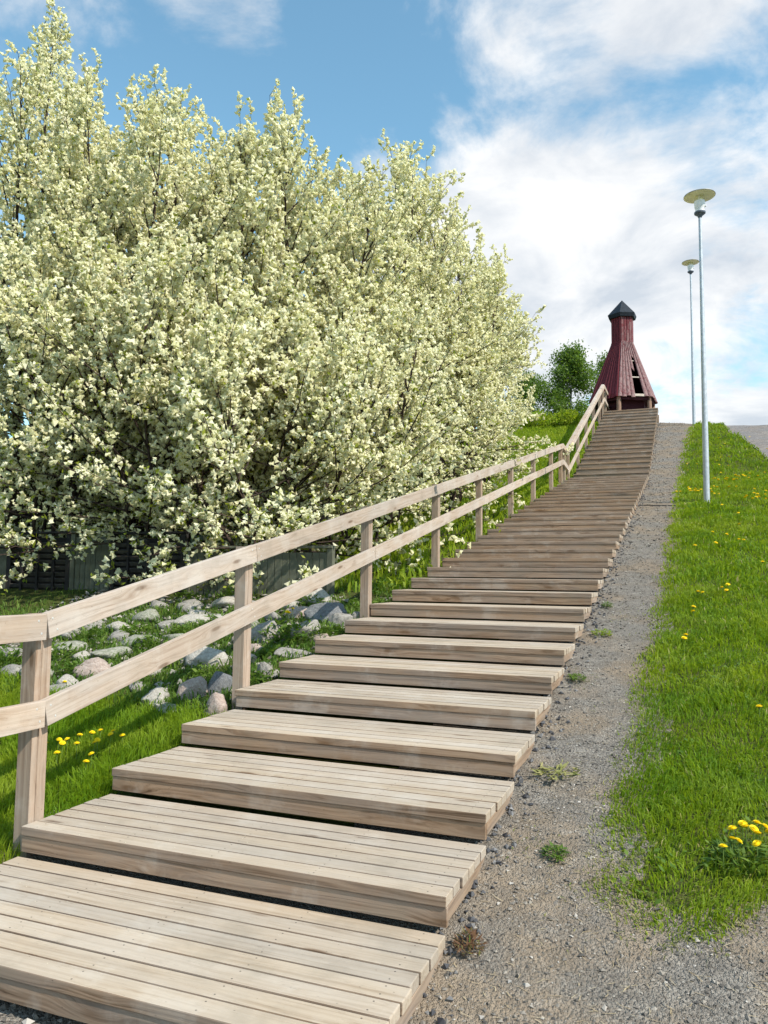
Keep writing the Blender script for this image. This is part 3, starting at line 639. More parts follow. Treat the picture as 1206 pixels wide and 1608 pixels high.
SMALL = [(-2.0, 2.81, .211, .112), (-1.68, 3.01, .15, .075), (-2.25, 3.72, .209, .084), (-2.59, 2.67, .175, .1), (-2.86, 2.7, .14, .076), (-2.36, 4.47, .182, .091), (-2.16, 4.64, .23, .107), (-1.91, 4.81, .17, .093), (-1.42, 4.59, .163, .104), (-2.86, 4.7, .19, .095), (-2.93, 4.26, .198, .091), (-3.47, 4.34, .219, .094), (-3.39, 3.93, .165, .09), (-1.88, 3.89, .14, .07), (-1.41, 2.91, .134, .073), (-0.66, 3.41, .113, .088), (-1.22, 4.9, .137, .091), (-1.13, 3.99, .124, .082), (-2.72, 5.36, .202, .101), (-2.36, 5.56, .22, .101), (-1.85, 5.44, .181, .098), (-1.63, 5.81, .169, .101), (-3.19, 5.31, .17, .085), (-1.62, 4.17, .129, .071), (-0.26, 4.23, .149, .068), (-0.19, 5.01, .118, .089), (-3.47, 3.19, .166, .083), (-3.09, 3.25, .137, .082), (-1.23, 3.22, .101, .063), (-1.54, 2.62, .118, .059), (-2.5, 3.15, .12, .07), (-2.62, 3.9, .15, .08), (-1.55, 3.5, .15, .08), (-3.9, 3.7, .2, .1), (-3.7, 4.9, .2, .1), (-4.2, 4.5, .2, .1), (-2.3, 5.0, .16, .08), (-1.3, 5.4, .15, .09), (-0.75, 3.7, .13, .08), (-1.75, 2.45, .10, .06), (-1.25, 2.5, .09, .06)]
ORD = 'leftmost second third fourth fifth sixth seventh eighth ninth tenth eleventh twelfth thirteenth fourteenth fifteenth sixteenth seventeenth'.split()
def bearing(x, y): return math.atan2(x - CAM.x, y - CAM.y)
def nth(i): return 'leftmost' if i == 0 else ORD[i] + ' from left'
def rows(pts, bands, names):
    """label pieces: their row up the slope and their order from the left as seen from the foot of the stairs"""
    lab = {}
    for (a, b), nm in zip(bands, names):
        idx = sorted([i for i, p in enumerate(pts) if a <= p[1] < b], key=lambda i: bearing(*pts[i][:2]))
        for r_, i in enumerate(idx): lab[i] = (nth(r_), nm)
    return lab
def place_rock(i, x, y, hw, hh, mat, sub):
    z = gzf(x, y); o = obj('rock', rock_mesh(100 + i, mat, sub, random.uniform(.7, .98)), None)
    o.location = (x, y, z + hh * 0.18); o.scale = (hw * random.uniform(1.1, 1.35), hw * random.uniform(.85, 1.15), hh * 1.05)
    o.rotation_euler = (random.uniform(-.2, .2), random.uniform(-.2, .2), random.uniform(0, 6.28))
    return o
for i, (x, y, hw, hh, mat, lab) in enumerate(ROCKS): tag(place_rock(i, x, y, hw, hh, mat, 4), lab, 'rock', 'boulders of the rockery')
RL = rows(SMALL, ((0, 2.72), (2.72, 3.3), (3.3, 4.05), (4.05, 4.68), (4.68, 5.2), (5.2, 9)), ('front row along the lawn', 'second row of the rockery', 'third row of the rockery', 'fourth row of the rockery', 'fifth row of the rockery', 'back row by the fence'))
for i, (x, y, hw, hh) in enumerate(SMALL):
    mt, cn = random.choice([(ROCK_GREY, 'grey'), (ROCK_GREY, 'grey'), (ROCK_MOSS, 'mossy'), (ROCK_PALE, 'pale'), (ROCK_PINK, 'pinkish')])
    tag(place_rock(60 + i, x, y, hw * .95, hh * 1.1, mt, 3), f'{cn} low stone, {RL[i][0]} in the {RL[i][1]}', 'rock', 'low fieldstones of the rockery')

# ------------------------------------------------------------------ blades, leaves, pebbles (numpy builders)
def unit(v): return v / np.maximum(np.linalg.norm(v, axis=-1, keepdims=True), 1e-9)
def field(x, y): return np.sin(6.1 * x + 2.0 * np.sin(3.3 * y)) + np.sin(5.3 * y + 2.2 * np.sin(2.9 * x + 1)) + .7 * np.sin(13 * x - 9 * y + 1.5 * np.sin(7 * y))
def blades(name, X, Y, hgt, wid, mat, lean=0.5, rnd=None):
    n = len(X); Z = gz(X, Y) - 0.004
    fl_ = field(X, Y); a = RNG.uniform(0, 2 * np.pi, n); b = fl_ * 1.7 + RNG.normal(0, .9, n)
    sd = np.stack([np.cos(a), np.sin(a), np.zeros(n)], -1); ld = np.stack([np.cos(b), np.sin(b), np.zeros(n)], -1)
    l = RNG.uniform(0.15, 1.15, n) * lean; base = np.stack([X, Y, Z], -1); up = np.array([0, 0, 1.0])
    h = hgt[:, None]; w = wid[:, None]; L = l[:, None]
    mid = base + up * h * 0.60 + ld * h * L * 0.30; tip = base + up * h * (1 - 0.42 * L) + ld * h * L
    V = np.stack([base - sd * w * .7, base + sd * w * .7, mid + sd * w, mid - sd * w, tip], 1).reshape(-1, 3)
    i = np.arange(n)[:, None] * 5; loops = np.concatenate([i + [0, 1, 2, 3], i + [3, 2, 4]], 1).ravel(); sizes = np.tile([4, 3], n)
    r_ = RNG.uniform(0, 1, n) if rnd is None else rnd
    return npmesh(name, V, loops, sizes, mat, False, {'rnd': np.repeat(r_, 5)})
def scatter(x0, x1, y0, y1, dens, keep):
    n = int((x1 - x0) * (y1 - y0) * dens); X = RNG.uniform(x0, x1, n); Y = RNG.uniform(y0, y1, n); k = keep(X, Y)
    return X[k], Y[k]
def noise2(x, y): return 0.5 + 0.25 * np.sin(2.3 * x + 1.1 * y + 0.7) * np.sin(1.7 * y - 0.8 * x) + 0.25 * np.sin(5.1 * x - 3.7 * y + 2) * np.sin(4.3 * y + 1.3)
def lawn_ok(X, Y):
    e = np.where(Y < 0.8, 2.96, path_edge(Y)) - 0.07; fr = RNG.uniform(-0.09, 0.04, len(X))
    return (X > e + fr) & (Y > front_edge(X) - 0.06 + fr) & (X < lot_edge(Y) + 0.05)
def lawn_right():
    parts = []
    for (x0, x1, y0, y1, dens, hm, wm) in ((2.85, 5.2, 0.3, 3.2, 7800, .10, .0033), (2.9, 5.6, 3.2, 7.0, 4000, .12, .0045), (2.95, 6.4, 7.0, 14, 1500, .14, .007), (3.0, 7.2, 14, 24, 560, .16, .0105), (3.1, 6.4, 24, 35, 380, .18, .015)):
        X, Y = scatter(x0, x1, y0, y1, dens, lawn_ok); hm = hm * .78; d = np.clip(.5 + .22 * field(X * .8, Y * .8) + .25 * (noise2(X, Y) - .5), 0, 1)
        edge = np.clip(np.minimum(X - path_edge(np.maximum(Y, .6)) + .15, (Y - front_edge(X) + .13) * 1.2) / 0.22, 0, 1)
        k = RNG.uniform(0, 1, len(X)) < (0.15 + 0.85 * edge) * (.68 + .32 * d); X, Y, d, edge = X[k], Y[k], d[k], edge[k]
        h = hm * RNG.uniform(.35, 1.2, len(X)) * (0.55 + 0.85 * d) * (0.35 + 0.65 * edge); parts.append((X, Y, h, wm * RNG.uniform(.6, 1.35, len(X)), np.clip(RNG.uniform(0, .70, len(X)) ** 1.2 + (1 - edge) * .45 + (noise2(X * .5, Y * .5) - .5) * .4, 0, 1)))
    return [np.concatenate(q) for q in zip(*parts)]
X, Y, h, w, r_ = lawn_right()
r_ = np.where(RNG.uniform(0, 1, len(r_)) < .02, 1.0, np.minimum(r_, .93))
tag(obj('lawn_grass', blades('lawn_grass', X, Y, h, w, GRASS, 1.0, r_)), 'bright green lawn grass to the right of the gravel path', 'grass', kind='stuff')
nL = 2600; LX = RNG.uniform(3.05, 5.0, nL); LY = RNG.uniform(.5, 6.5, nL); kk = lawn_ok(LX, LY) & (field(LX * .6, LY * .6) > .3); LX, LY = LX[kk], LY[kk]; nL = len(LX)
la = RNG.uniform(0, 6.28, nL); le = RNG.uniform(.05, .7, nL); lc = np.stack([LX, LY, gz(LX, LY) + RNG.uniform(.01, .06, nL)], -1); ldv = np.stack([np.cos(la) * np.cos(le), np.sin(la) * np.cos(le), np.sin(le)], -1); lsv = np.stack([-np.sin(la), np.cos(la), RNG.normal(0, .2, nL)], -1); lL = RNG.uniform(.015, .05, nL)[:, None]
tag(obj('lawn_weeds', npmesh('lawn_weeds', np.stack([lc, lc + ldv * lL * .5 + lsv * lL * .28, lc + ldv * lL, lc + ldv * lL * .5 - lsv * lL * .28], 1).reshape(-1, 3), np.arange(4 * nL).reshape(-1, 4), np.full(nL, 4), WEEDLEAF, False, {'rnd': np.repeat(RNG.uniform(0, 1, nL), 4)})), 'clover and broad weed leaves mixed into the near lawn', 'weeds', kind='stuff')
pk = RNG.integers(0, 9, 260); px_ = np.abs(RNG.normal(0, .9, 260)) % Wd; pf = np.array([SZ[int(k)][0] for k in pk]); pz = np.array([SZ[int(k)][1] for k in pk]); py_ = pf + RNG.uniform(.01, .66, 260)
pc = np.stack([px_, py_, pz + .003], -1); pa = RNG.uniform(0, 6.28, 260); pu = np.stack([np.cos(pa), np.sin(pa), 0 * pa], -1) * RNG.uniform(.0015, .004, 260)[:, None]; pv = np.stack([-np.sin(pa), np.cos(pa), 0 * pa + .2], -1) * .003
tag(obj('fallen_petals', npmesh('fallen_petals', np.stack([pc - pu, pc - pv * .6, pc + pu, pc + pv * .6], 1).reshape(-1, 3), np.arange(1040).reshape(-1, 4), np.full(260, 4), BLOSSOM, False, {'rnd': np.repeat(RNG.uniform(0, 1, 260), 4)})), 'tiny fallen white petals and grit on the lower treads', 'petals', kind='stuff')
# pale trampled fringe where lawn meets gravel
def fringe(X, Y): 
    e = path_edge(np.maximum(Y, .6)); a = np.abs(X - e - .04) < 0.20 * RNG.uniform(0, 1, len(X)); b = (np.abs(Y - front_edge(X) - .04) < 0.26 * RNG.uniform(0, 1, len(X))) & (X > 2.95)
    return (a & (Y > .5)) | (b & (Y < 1.2))
X, Y = scatter(2.7, 4.6, 0.1, 14, 3000, fringe); k = (RNG.uniform(0, 1, len(X)) < np.where(Y < 3, 1.0, 0.45)); X, Y = X[k], Y[k]
tag(obj('verge_grass', blades('verge_grass', X, Y, RNG.uniform(.025, .065, len(X)), RNG.uniform(.0018, .0035, len(X)), DRYGRASS, 1.2)), 'short yellowish trampled grass along the gravel edge', 'grass', kind='stuff')
# sparse yellowish shoots creeping along the foot of the stairs
X, Y = scatter(2.40, 2.95, -.2, 7.5, 900, lambda x, y: (RNG.uniform(0, 1, len(x)) < np.clip(field(x * .7, y * .45) * .5 - .35, 0, .8) * np.clip((2.98 - x) / .35, 0, 1)))
tag(obj('path_grass', blades('path_grass', X, Y, RNG.uniform(.015, .05, len(X)), RNG.uniform(.0016, .0036, len(X)), DRYGRASS, 1.3)), 'sparse yellowish shoots creeping along the foot of the stairs', 'grass', kind='stuff')
# left lawn between stairs and rocks
def left_ok(X, Y):
    lim = np.interp(X, [-6, -3, -2.2, -1.2, -0.5, -0.1], [2.9, 2.55, 2.25, 2.2, 2.15, 2.0]) + RNG.uniform(-.15, .1, len(X)); return (Y < lim) & (X < -0.03)
X, Y = scatter(-5.0, -0.03, -0.7, 2.9, 4600, left_ok); d = noise2(X, Y)
tag(obj('lawn_grass', blades('lawn_grass', X, Y, RNG.uniform(.06, .15, len(X)) * (.7 + .6 * d), RNG.uniform(.0022, .0042, len(X)), GRASS, 0.7, RNG.uniform(0, .6, len(X)))), 'green lawn grass left of the stairway in front of the rockery', 'grass', kind='stuff')
# grass and ground cover on the bank among the rocks and below the trees
X, Y = scatter(-6.0, -0.04, 2.1, 7.2, 1500, lambda x, y: RNG.uniform(0, 1, len(x)) < noise2(x * 1.6, y * 1.6) * 1.1 * np.interp(y, [2.1, 4.8, 5.6], [1, 1, .22]) * np.interp(x, [-4.2, -3.0], [.4, 1]))
tag(obj('bank_grass', blades('bank_grass', X, Y, RNG.uniform(.05, .15, len(X)), RNG.uniform(.004, .010, len(X)), WEEDLEAF, 1.1)), 'low weedy ground cover between the stones of the rockery', 'grass', kind='stuff')
X, Y = scatter(-7.0, -0.04, 6.3, 20, 120, lambda x, y: x > -4 - y * .1); 
X2, Y2 = scatter(-10.0, -0.04, 18, 37, 230, lambda x, y: x < 0); X = np.concatenate([X, X2]); Y = np.concatenate([Y, Y2])
tag(obj('hillside_grass', blades('hillside_grass', X, Y, RNG.uniform(.14, .30, len(X)), RNG.uniform(.010, .020, len(X)), GRASS, 0.8, RNG.uniform(.2, .9, len(X)))), 'long bright grass on the hillside left of the upper flight', 'grass', kind='stuff')
# grass stalks poking up in the dark gaps under the steps, next to the stairs
X, Y = scatter(0.1, 2.3, -0.2, 3.6, 26, lambda x, y: (np.mod(y, D) < 0.05)); X = X[:90]; Y = Y[:90]

def stones(name, X, Y, size, mat, sink=0.25, seed=3, flat=0.65):
    n = len(X); r_ = np.random.default_rng(seed); base = np.array([[1, 0, 0], [-1, 0, 0], [0, 1, 0], [0, -1, 0], [0, 0, 1], [0, 0, -1]], float)
    F = np.array([[0, 2, 4], [2, 1, 4], [1, 3, 4], [3, 0, 4], [2, 0, 5], [1, 2, 5], [3, 1, 5], [0, 3, 5]])
    V = base[None] * r_.uniform(.55, 1.25, (n, 6, 1)) + r_.normal(0, .16, (n, 6, 3)); V[:, :, 2] *= flat
    a = r_.uniform(0, 6.28, n); t = r_.normal(0, .35, n); ca, sa, ct, s_t = np.cos(a), np.sin(a), np.cos(t), np.sin(t)
    x, y, z = V[..., 0], V[..., 1], V[..., 2]; y, z = y * ct[:, None] - z * s_t[:, None], y * s_t[:, None] + z * ct[:, None]
    x, y = x * ca[:, None] - y * sa[:, None], x * sa[:, None] + y * ca[:, None]
    V = np.stack([x, y, z], -1) * size[:, None, None] + np.stack([X, Y, gz(X, Y) + 0.012 + size * (flat * .5 - sink * .6)], -1)[:, None]
    L = (np.arange(n)[:, None, None] * 6 + F).reshape(-1, 3)
    return npmesh(name, V.reshape(-1, 3), L, np.full(len(L), 3), mat, False, {'rnd': np.repeat(r_.uniform(0, 1, n), 6)})
X, Y = scatter(2.3, 4.6, -2.2, 3.0, 1500, is_path); X2, Y2 = scatter(2.35, 3.2, 3.0, 9, 500, is_path); XF, YF = scatter(2.4, 3.5, 9, 33, 110, is_path); nf = len(XF); X2 = np.concatenate([X2, XF]); Y2 = np.concatenate([Y2, YF]); X3, Y3 = scatter(-0.2, 2.4, -1.6, -0.72, 900, is_path)
XB, YB = scatter(2.42, 4.4, -1.8, 3.0, 75, is_path); X = np.concatenate([X, XB]); Y = np.concatenate([Y, YB])
s = np.concatenate([0.0035 + 0.010 * RNG.power(.35, len(X)) * np.where(np.arange(len(X)) < len(X) - len(XB), .9, 0) + np.where(np.arange(len(X)) < len(X) - len(XB), 0, RNG.uniform(.006, .014, len(X))), (0.005 + .010 * RNG.uniform(0, 1, len(X2)) ** 3) * np.where(np.arange(len(X2)) < len(X2) - nf, 1, 1.9), 0.006 + .018 * RNG.uniform(0, 1, len(X3)) ** 2])
tag(obj('gravel', stones('gravel', np.concatenate([X, X2, X3]), np.concatenate([Y, Y2, Y3]), s, PEBBLE)), 'loose grey gravel stones strewn over the path', 'gravel', kind='stuff')
X, Y = scatter(2.30, 2.56, -0.6, 33, 330, lambda x, y: RNG.uniform(0, 1, len(x)) < np.clip((2.56 - x) / .18, 0, 1) * np.where(y < 8, 1, .5))
tag(obj('gravel', stones('gravel', X, Y, RNG.uniform(.008, .024, len(X)), DARKSTONE, .15, 9, .8)), 'dark crushed stone along the right edge of the stairway', 'gravel', kind='stuff')
X, Y = scatter(-5.0, -0.15, 2.35, 6.1, 150, lambda x, y: RNG.uniform(0, 1, len(x)) < np.interp(y, [2.35, 3.0, 6.1], [.25, 1, .8]))
tag(obj('rubble', stones('rubble', X, Y, .012 + .05 * RNG.uniform(0, 1, len(X)) ** 2.2, RUBBLE, .3, 17, .6)), 'pale rubble and small stones lying between the boulders', 'rubble', kind='stuff')
# dry straw and twigs lying on the gravel
n = 520; X = np.concatenate([RNG.uniform(2.4, 3.1, n), RNG.uniform(3.0, 4.2, 160)]); Y = np.concatenate([RNG.uniform(-1.4, 2.6, n), RNG.uniform(-.4, .5, 160)]); n = len(X)
a = RNG.uniform(0, 6.28, n); L = RNG.uniform(.02, .085, n); dv = np.stack([np.cos(a), np.sin(a), RNG.uniform(-.05, .12, n)], -1) * L[:, None]; sdv = np.stack([-np.sin(a), np.cos(a), 0 * a], -1) * RNG.uniform(.0009, .002, n)[:, None]
c = np.stack([X, Y, gz(X, Y) + .018], -1); bend = np.stack([-np.sin(a), np.cos(a), 0 * a], -1) * (RNG.normal(0, .12, n) * L)[:, None]
V = np.stack([c - dv / 2 - sdv, c - dv / 2 + sdv, c + bend + sdv, c + bend - sdv, c + dv / 2], 1).reshape(-1, 3); i = np.arange(n)[:, None] * 5
tag(obj('dry_straw', npmesh('dry_straw', V, np.concatenate([i + [0, 1, 2, 3], i + [3, 2, 4]], 1).ravel(), np.tile([4, 3], n), STRAW, False, {'rnd': np.repeat(RNG.uniform(0, 1, n), 5)})), 'dry straw and twig bits scattered on the gravel', 'straw', kind='stuff')

# ------------------------------------------------------------------ weeds
def leafy(name, n, rad, hgt, mat, lw=0.35, up=0.7, seed=0):
    """small rosette or bush of pointed leaves about the origin"""
    r_ = np.random.default_rng(seed); a = r_.uniform(0, 6.28, n); rr = rad * np.sqrt(r_.uniform(0, 1, n)); z = hgt * r_.uniform(0.05, 1, n) * (1 - .5 * (rr / rad) ** 2)
    c = np.stack([rr * np.cos(a), rr * np.sin(a), z], -1); el = r_.uniform(-.2, up, n); b = a + r_.normal(0, .7, n)
    d = np.stack([np.cos(b) * np.cos(el), np.sin(b) * np.cos(el), np.sin(el)], -1); s = np.stack([-np.sin(b), np.cos(b), r_.normal(0, .3, n)], -1); L = (0.25 * rad + .025) * r_.uniform(.6, 1.3, n)[:, None]
    V = np.stack([c - d * L * .5, c + s * L * lw * .5, c + d * L * .6, c - s * L * lw * .5], 1).reshape(-1, 3)
    return npmesh(name, V, np.arange(4 * n).reshape(-1, 4), np.full(n, 4), mat, False, {'rnd': np.repeat(r_.uniform(0, 1, n), 4)})
WEEDS = [(-2.05, 3.63), (-3.03, 3.85), (-1.93, 4.13), (-2.21, 2.77), (-1.34, 3.11), (-0.28, 2.84), (-0.67, 4.06), (-0.45, 4.09), (-0.51, 3.64), (-3.37, 3.43), (-3.27, 3.0), (-1.03, 5.53), (-0.21, 4.36), (-1.66, 4.43), (-2.52, 4.05), (-0.37, 5.43), (-0.37, 6.27), (-1.88, 5.12), (-1.47, 2.63), (-0.84, 2.91), (-0.3, 6.9), (-0.3, 7.6), (-2.4, 5.9), (-1.4, 5.95), (-3.1, 5.8), (-0.15, 5.7), (-4.1, 3.4), (-4.4, 4.0), (-2.75, 3.05)]
WL_ = rows(WEEDS, ((0, 3.05), (3.05, 3.95), (3.95, 4.9), (4.9, 9)), ('nearest the lawn', 'in the middle of the rockery', 'in the upper rockery', 'at the back by the fence'))
for i, (x, y) in enumerate(WEEDS):
    r_ = random.uniform(.12, .24)
    t = tag(empty('weed_plant', (x, y, gzf(x, y))), f'green weed {WL_[i][1]}, {WL_[i][0]} of its row', 'weed', 'weeds in the rockery')
    obj('leaves', leafy('leaves', 150, r_, r_ * random.uniform(.7, 1.3), WEEDLEAF, .4, .9, 400 + i), t)['kind'] = 'stuff'
PATHW = [(2.60, 1.70, .19, DRYGRASS, 'spreading yellow-green weed on the gravel beside the third step', .035), 
         (2.72, .80, .075, WEEDLEAF, 'small green weed sprig on the gravel near the second step', .05), (2.58, 4.75, .11, GRASS, 'short bright grass tuft at the step end halfway along the near flight', .07),
         (2.50, 3.42, .09, WEEDLEAF, 'tiny weed at the stair side by the sixth step', .05), (2.48, .02, .085, REDWEED, 'reddish withered weed beside the first step end', .07), (2.53, 5.9, .08, WEEDLEAF, 'little green tuft high on the stair side', .06)]
for i, (x, y, rr, mt, lab, hh) in enumerate(PATHW):
    t = tag(empty('path_weed', (x, y, gzf(x, y) + .012)), lab, 'weed', 'weeds on the gravel path')
    lv = obj('leaves', leafy('leaves', 150, rr, hh, mt, .22, .6, 500 + i), t); lv['kind'] = 'stuff'; lv.scale = (random.uniform(.7, 1.0), random.uniform(.9, 1.6), 1); lv.rotation_euler.z = random.uniform(-.5, .5)
    obj('stem', lathe('stem', [(.004, -.01), (.002, hh * .8)], STEMGREEN, 6), t)

# ------------------------------------------------------------------ dandelions
def flower_mesh():
    V, F = [], []; r_ = np.random.default_rng(5)
    for ring, (n, rad, z, tilt) in enumerate(((22, .022, .004, .15), (18, .018, .007, .5), (12, .012, .010, .9), (8, .006, .012, 1.3))):
        for i in range(n):
            a = 2 * math.pi * (i + .5 * ring) / n; ca, sa = math.cos(a), math.sin(a); w = .0024; b = len(V)
            V += [(-sa * w * .5 + ca * .002, ca * w * .5 + sa * .002, z - .004), (sa * w * .5 + ca * .002, -ca * w * .5 + sa * .002, z - .004), (ca * rad + sa * w, sa * rad - ca * w, z + rad * tilt * .4), (ca * rad - sa * w, sa * rad + ca * w, z + rad * tilt * .4)]; F.append((b, b + 1, b + 2, b + 3))
    b = len(V)
    for i in range(10): a = 2 * math.pi * i / 10; V.append((.016 * math.cos(a), .016 * math.sin(a), .006))
    V.append((0, 0, .013)); F += [(b + i, b + (i + 1) % 10, b + 10) for i in range(10)]
    return mesh('flower_head', V, F, YELLOW)
FLOWER = flower_mesh()
CALYX = lathe('calyx', [(.003, -.012), (.007, -.006), (.008, .003)], STEMGREEN, 8)
def stem_m(h): return lathe('stem', [(.0028, -.01), (.0024, h * .6), (.0022, h - .008)], STEMGREEN, 6)
def dandelion(x, y, hgt, label, group, sc=1.0, leaves=True):
    t = tag(empty('dandelion', (x, y, gzf(x, y))), label, 'dandelion', group)
    tl = (random.uniform(-.25, .25), random.uniform(-.25, .25))
    f = obj('flower_head', FLOWER, t, (0, 0, hgt)); f.scale = (sc, sc, sc); f.rotation_euler = (tl[0] - .15, tl[1] + .15, random.uniform(0, 6))
    if leaves:
        obj('stem', stem_m(hgt), t); c = obj('calyx', CALYX, f)
        obj('leaves', leafy('leaves', 9, .06, .03, WEEDLEAF, .22, .8, random.randint(0, 9999)), t)['kind'] = 'stuff'
    return t
DL = [(-.90, 1.08), (-.86, 1.16), (-.80, 1.13), (-.84, 1.22), (-.80, 1.30), (-.74, 1.36), (-.70, 1.40), (-.52, 1.30), (-.45, 1.34), (-.55, 1.20), (-.52, 1.14), (-.42, .95), (-.44, 1.02), (-.72, 1.0), (-.60, 1.42), (-.66, 1.12)]
LL = rows(DL, ((0, 9),), ('',))
for i, (x, y) in enumerate(DL): dandelion(x, y, random.uniform(.11, .16), f'yellow dandelion in the lawn by the first railing post, {LL[i][0]} of its patch', 'dandelions by the first railing post')
for i, (x, y, dz) in enumerate([(-.88, 4.60, .19), (-.82, 4.62, .22), (-.83, 4.55, .19)]): dandelion(x, y, dz, ('leftmost', 'highest', 'lowest right')[i] + ' yellow dandelion of three among the boulders between second and third post', 'dandelions among the boulders', 1.2)
dandelion(-1.98, 2.38, .08, 'lone yellow dandelion by the cobbles behind the first post', 'dandelions in the rockery')
dandelion(-1.62, 3.05, .08, 'single yellow dandelion in the middle of the rockery weeds', 'dandelions in the rockery')
cl = tag(empty('dandelion_clump', (3.62, .96, gzf(3.62, .96))), 'big clump of yellow dandelions at the lawn corner in the right foreground', 'dandelion')
for dx, dy, hh in ((-.115, -.10, .105), (-.07, .005, .115), (-.045, -.03, .12), (-.06, .16, .12), (.035, -.07, .13), (.0, .11, .15), (.03, .06, .16), (.045, .02, .15), (.05, .13, .17), (.085, .12, .16), (.10, .08, .15), (.14, .14, .16), (.12, -.02, .14), (-.01, .20, .14)):
    s_ = obj('stem', stem_m(hh), cl, (dx, dy, 0)); f = obj('flower_head', FLOWER, cl, (dx, dy, hh)); sc = random.uniform(.95, 1.15); f.scale = (sc, sc, sc); f.rotation_euler = (random.uniform(-.5, .1), random.uniform(-.1, .5), random.uniform(0, 6))
obj('leaves', leafy('leaves', 240, .19, .12, WEEDLEAF, .24, 1.0, 77), cl)['kind'] = 'stuff'
MID = [(3.345, 4.40, 'yellow dandelion at the lawn edge, lowest of the loose ones along the path'), (3.36, 4.50, 'yellow dandelion just above the lowest one at the lawn edge'), (3.83, 2.80, 'lone yellow dandelion at the right edge of the near lawn'), (3.437, 5.38, 'yellow dandelion nearest the path, below the loose row of dandelions'), (3.442, 5.58, 'yellow dandelion just uphill of the one nearest the path'),
       (3.50, 6.3, 'leftmost dandelion of the loose row across the lawn'), (3.55, 6.25, 'second dandelion from the left in the loose row across the lawn'), (3.76, 6.45, 'third dandelion from the left in the loose row across the lawn'), (3.80, 6.30, 'fourth dandelion of the loose row, slightly downhill'), (3.83, 6.6, 'rightmost dandelion of the loose row across the lawn'), (4.34, 8.2, 'single yellow dandelion far right, uphill of the loose row')]
for x, y, lab in MID: dandelion(x, y, .10, lab, 'dandelions in the near lawn', 1.25)
fr = np.random.default_rng(21)
for k in range(5):
    cx_, cy_ = [(4.0, 17.2), (4.5, 19.5), (3.6, 16.8), (5.0, 21), (4.7, 15.2)][k]
    for q in range(9):
        dandelion(cx_ + fr.normal(0, .28), cy_ + fr.normal(0, .35), .16, 'small yellow dandelion dot on the upper lawn around the lamp post', 'distant dandelions on the upper lawn', 1.7, False)
for q in range(48):
    y = fr.uniform(9, 28); x = fr.uniform(3.5, min(6.2, 3.36 + .1 * (y + 3.3) + .5)); dandelion(x, y, .15, 'small yellow dandelion dot on the upper lawn around the lamp post', 'distant dandelions on the upper lawn', 1.4, False)

# ------------------------------------------------------------------ trees
def tube_arrays(paths, n=5):
    """paths: list of (points k x 3, radii k) -> verts, quads"""
    Vs, Fs, o = [], [], 0; ang = np.linspace(0, 2 * np.pi, n, endpoint=False)
    for P, r_ in paths:
        P = np.asarray(P); T = np.gradient(P, axis=0); T = unit(T); ref = np.where(np.abs(T[:, 2:3]) > .9, np.array([[1., 0, 0]]), np.array([[0, 0, 1.]])); A = unit(np.cross(T, ref)); B = np.cross(T, A)
        ring = P[:, None] + (A[:, None] * np.cos(ang)[None, :, None] + B[:, None] * np.sin(ang)[None, :, None]) * np.asarray(r_)[:, None, None]
        k = len(P); Vs.append(ring.reshape(-1, 3)); i, j = np.meshgrid(np.arange(k - 1), np.arange(n), indexing='ij'); j2 = (j + 1) % n
        Fs.append((o + np.stack([i * n + j, i * n + j2, (i + 1) * n + j2, (i + 1) * n + j], -1)).reshape(-1, 4)); o += k * n
    return np.concatenate(Vs), np.concatenate(Fs)
def racemes(P, Dv, L, rad, rg, q=4):
    """small jittered tufts of florets strung along each drooping flower spike"""
    n = len(P); base = np.array([[1, 1, 1], [1, -1, -1], [-1, 1, -1], [-1, -1, 1]], float) * .72; F0 = np.array([[0, 1, 2], [0, 3, 1], [0, 2, 3], [1, 3, 2]]); Vs = []
    for i in range(q):
        s_ = (i + .35) / q; c = P + Dv * (L * s_)[:, None] + np.array([0, 0, -1.]) * (L * s_ * s_ * .35)[:, None] + rg.normal(0, .011, (n, 3))
        Rm = unit(rg.normal(size=(n, 3))); U = unit(np.cross(Rm, rg.normal(size=(n, 3)))); Wv = np.cross(Rm, U); w = base[None] * rg.uniform(.7, 1.3, (n, 4, 1)); r_ = (rad * (1.12 - .5 * s_))[:, None, None]
        Vs.append(c[:, None] + (Rm[:, None] * w[..., 0:1] + U[:, None] * w[..., 1:2] + Wv[:, None] * w[..., 2:3]) * r_)
    V = np.concatenate(Vs); m = len(V); F = (np.arange(m)[:, None, None] * 4 + F0[None]).reshape(-1, 3)
    rb = np.clip(np.tile(rg.uniform(0, 1, n), q)[:, None] * .6 + rg.uniform(0, .4, (m, 4)), 0, 1).ravel()
    return V.reshape(-1, 3), F, rb
def leaf_quads(c, d, L, w, rg):
    n = len(c); s = unit(np.cross(d, rg.normal(size=(n, 3)))); L = L[:, None]
    return np.stack([c, c + d * L * .5 + s * L * w, c + d * L, c + d * L * .5 - s * L * w], 1).reshape(-1, 3)
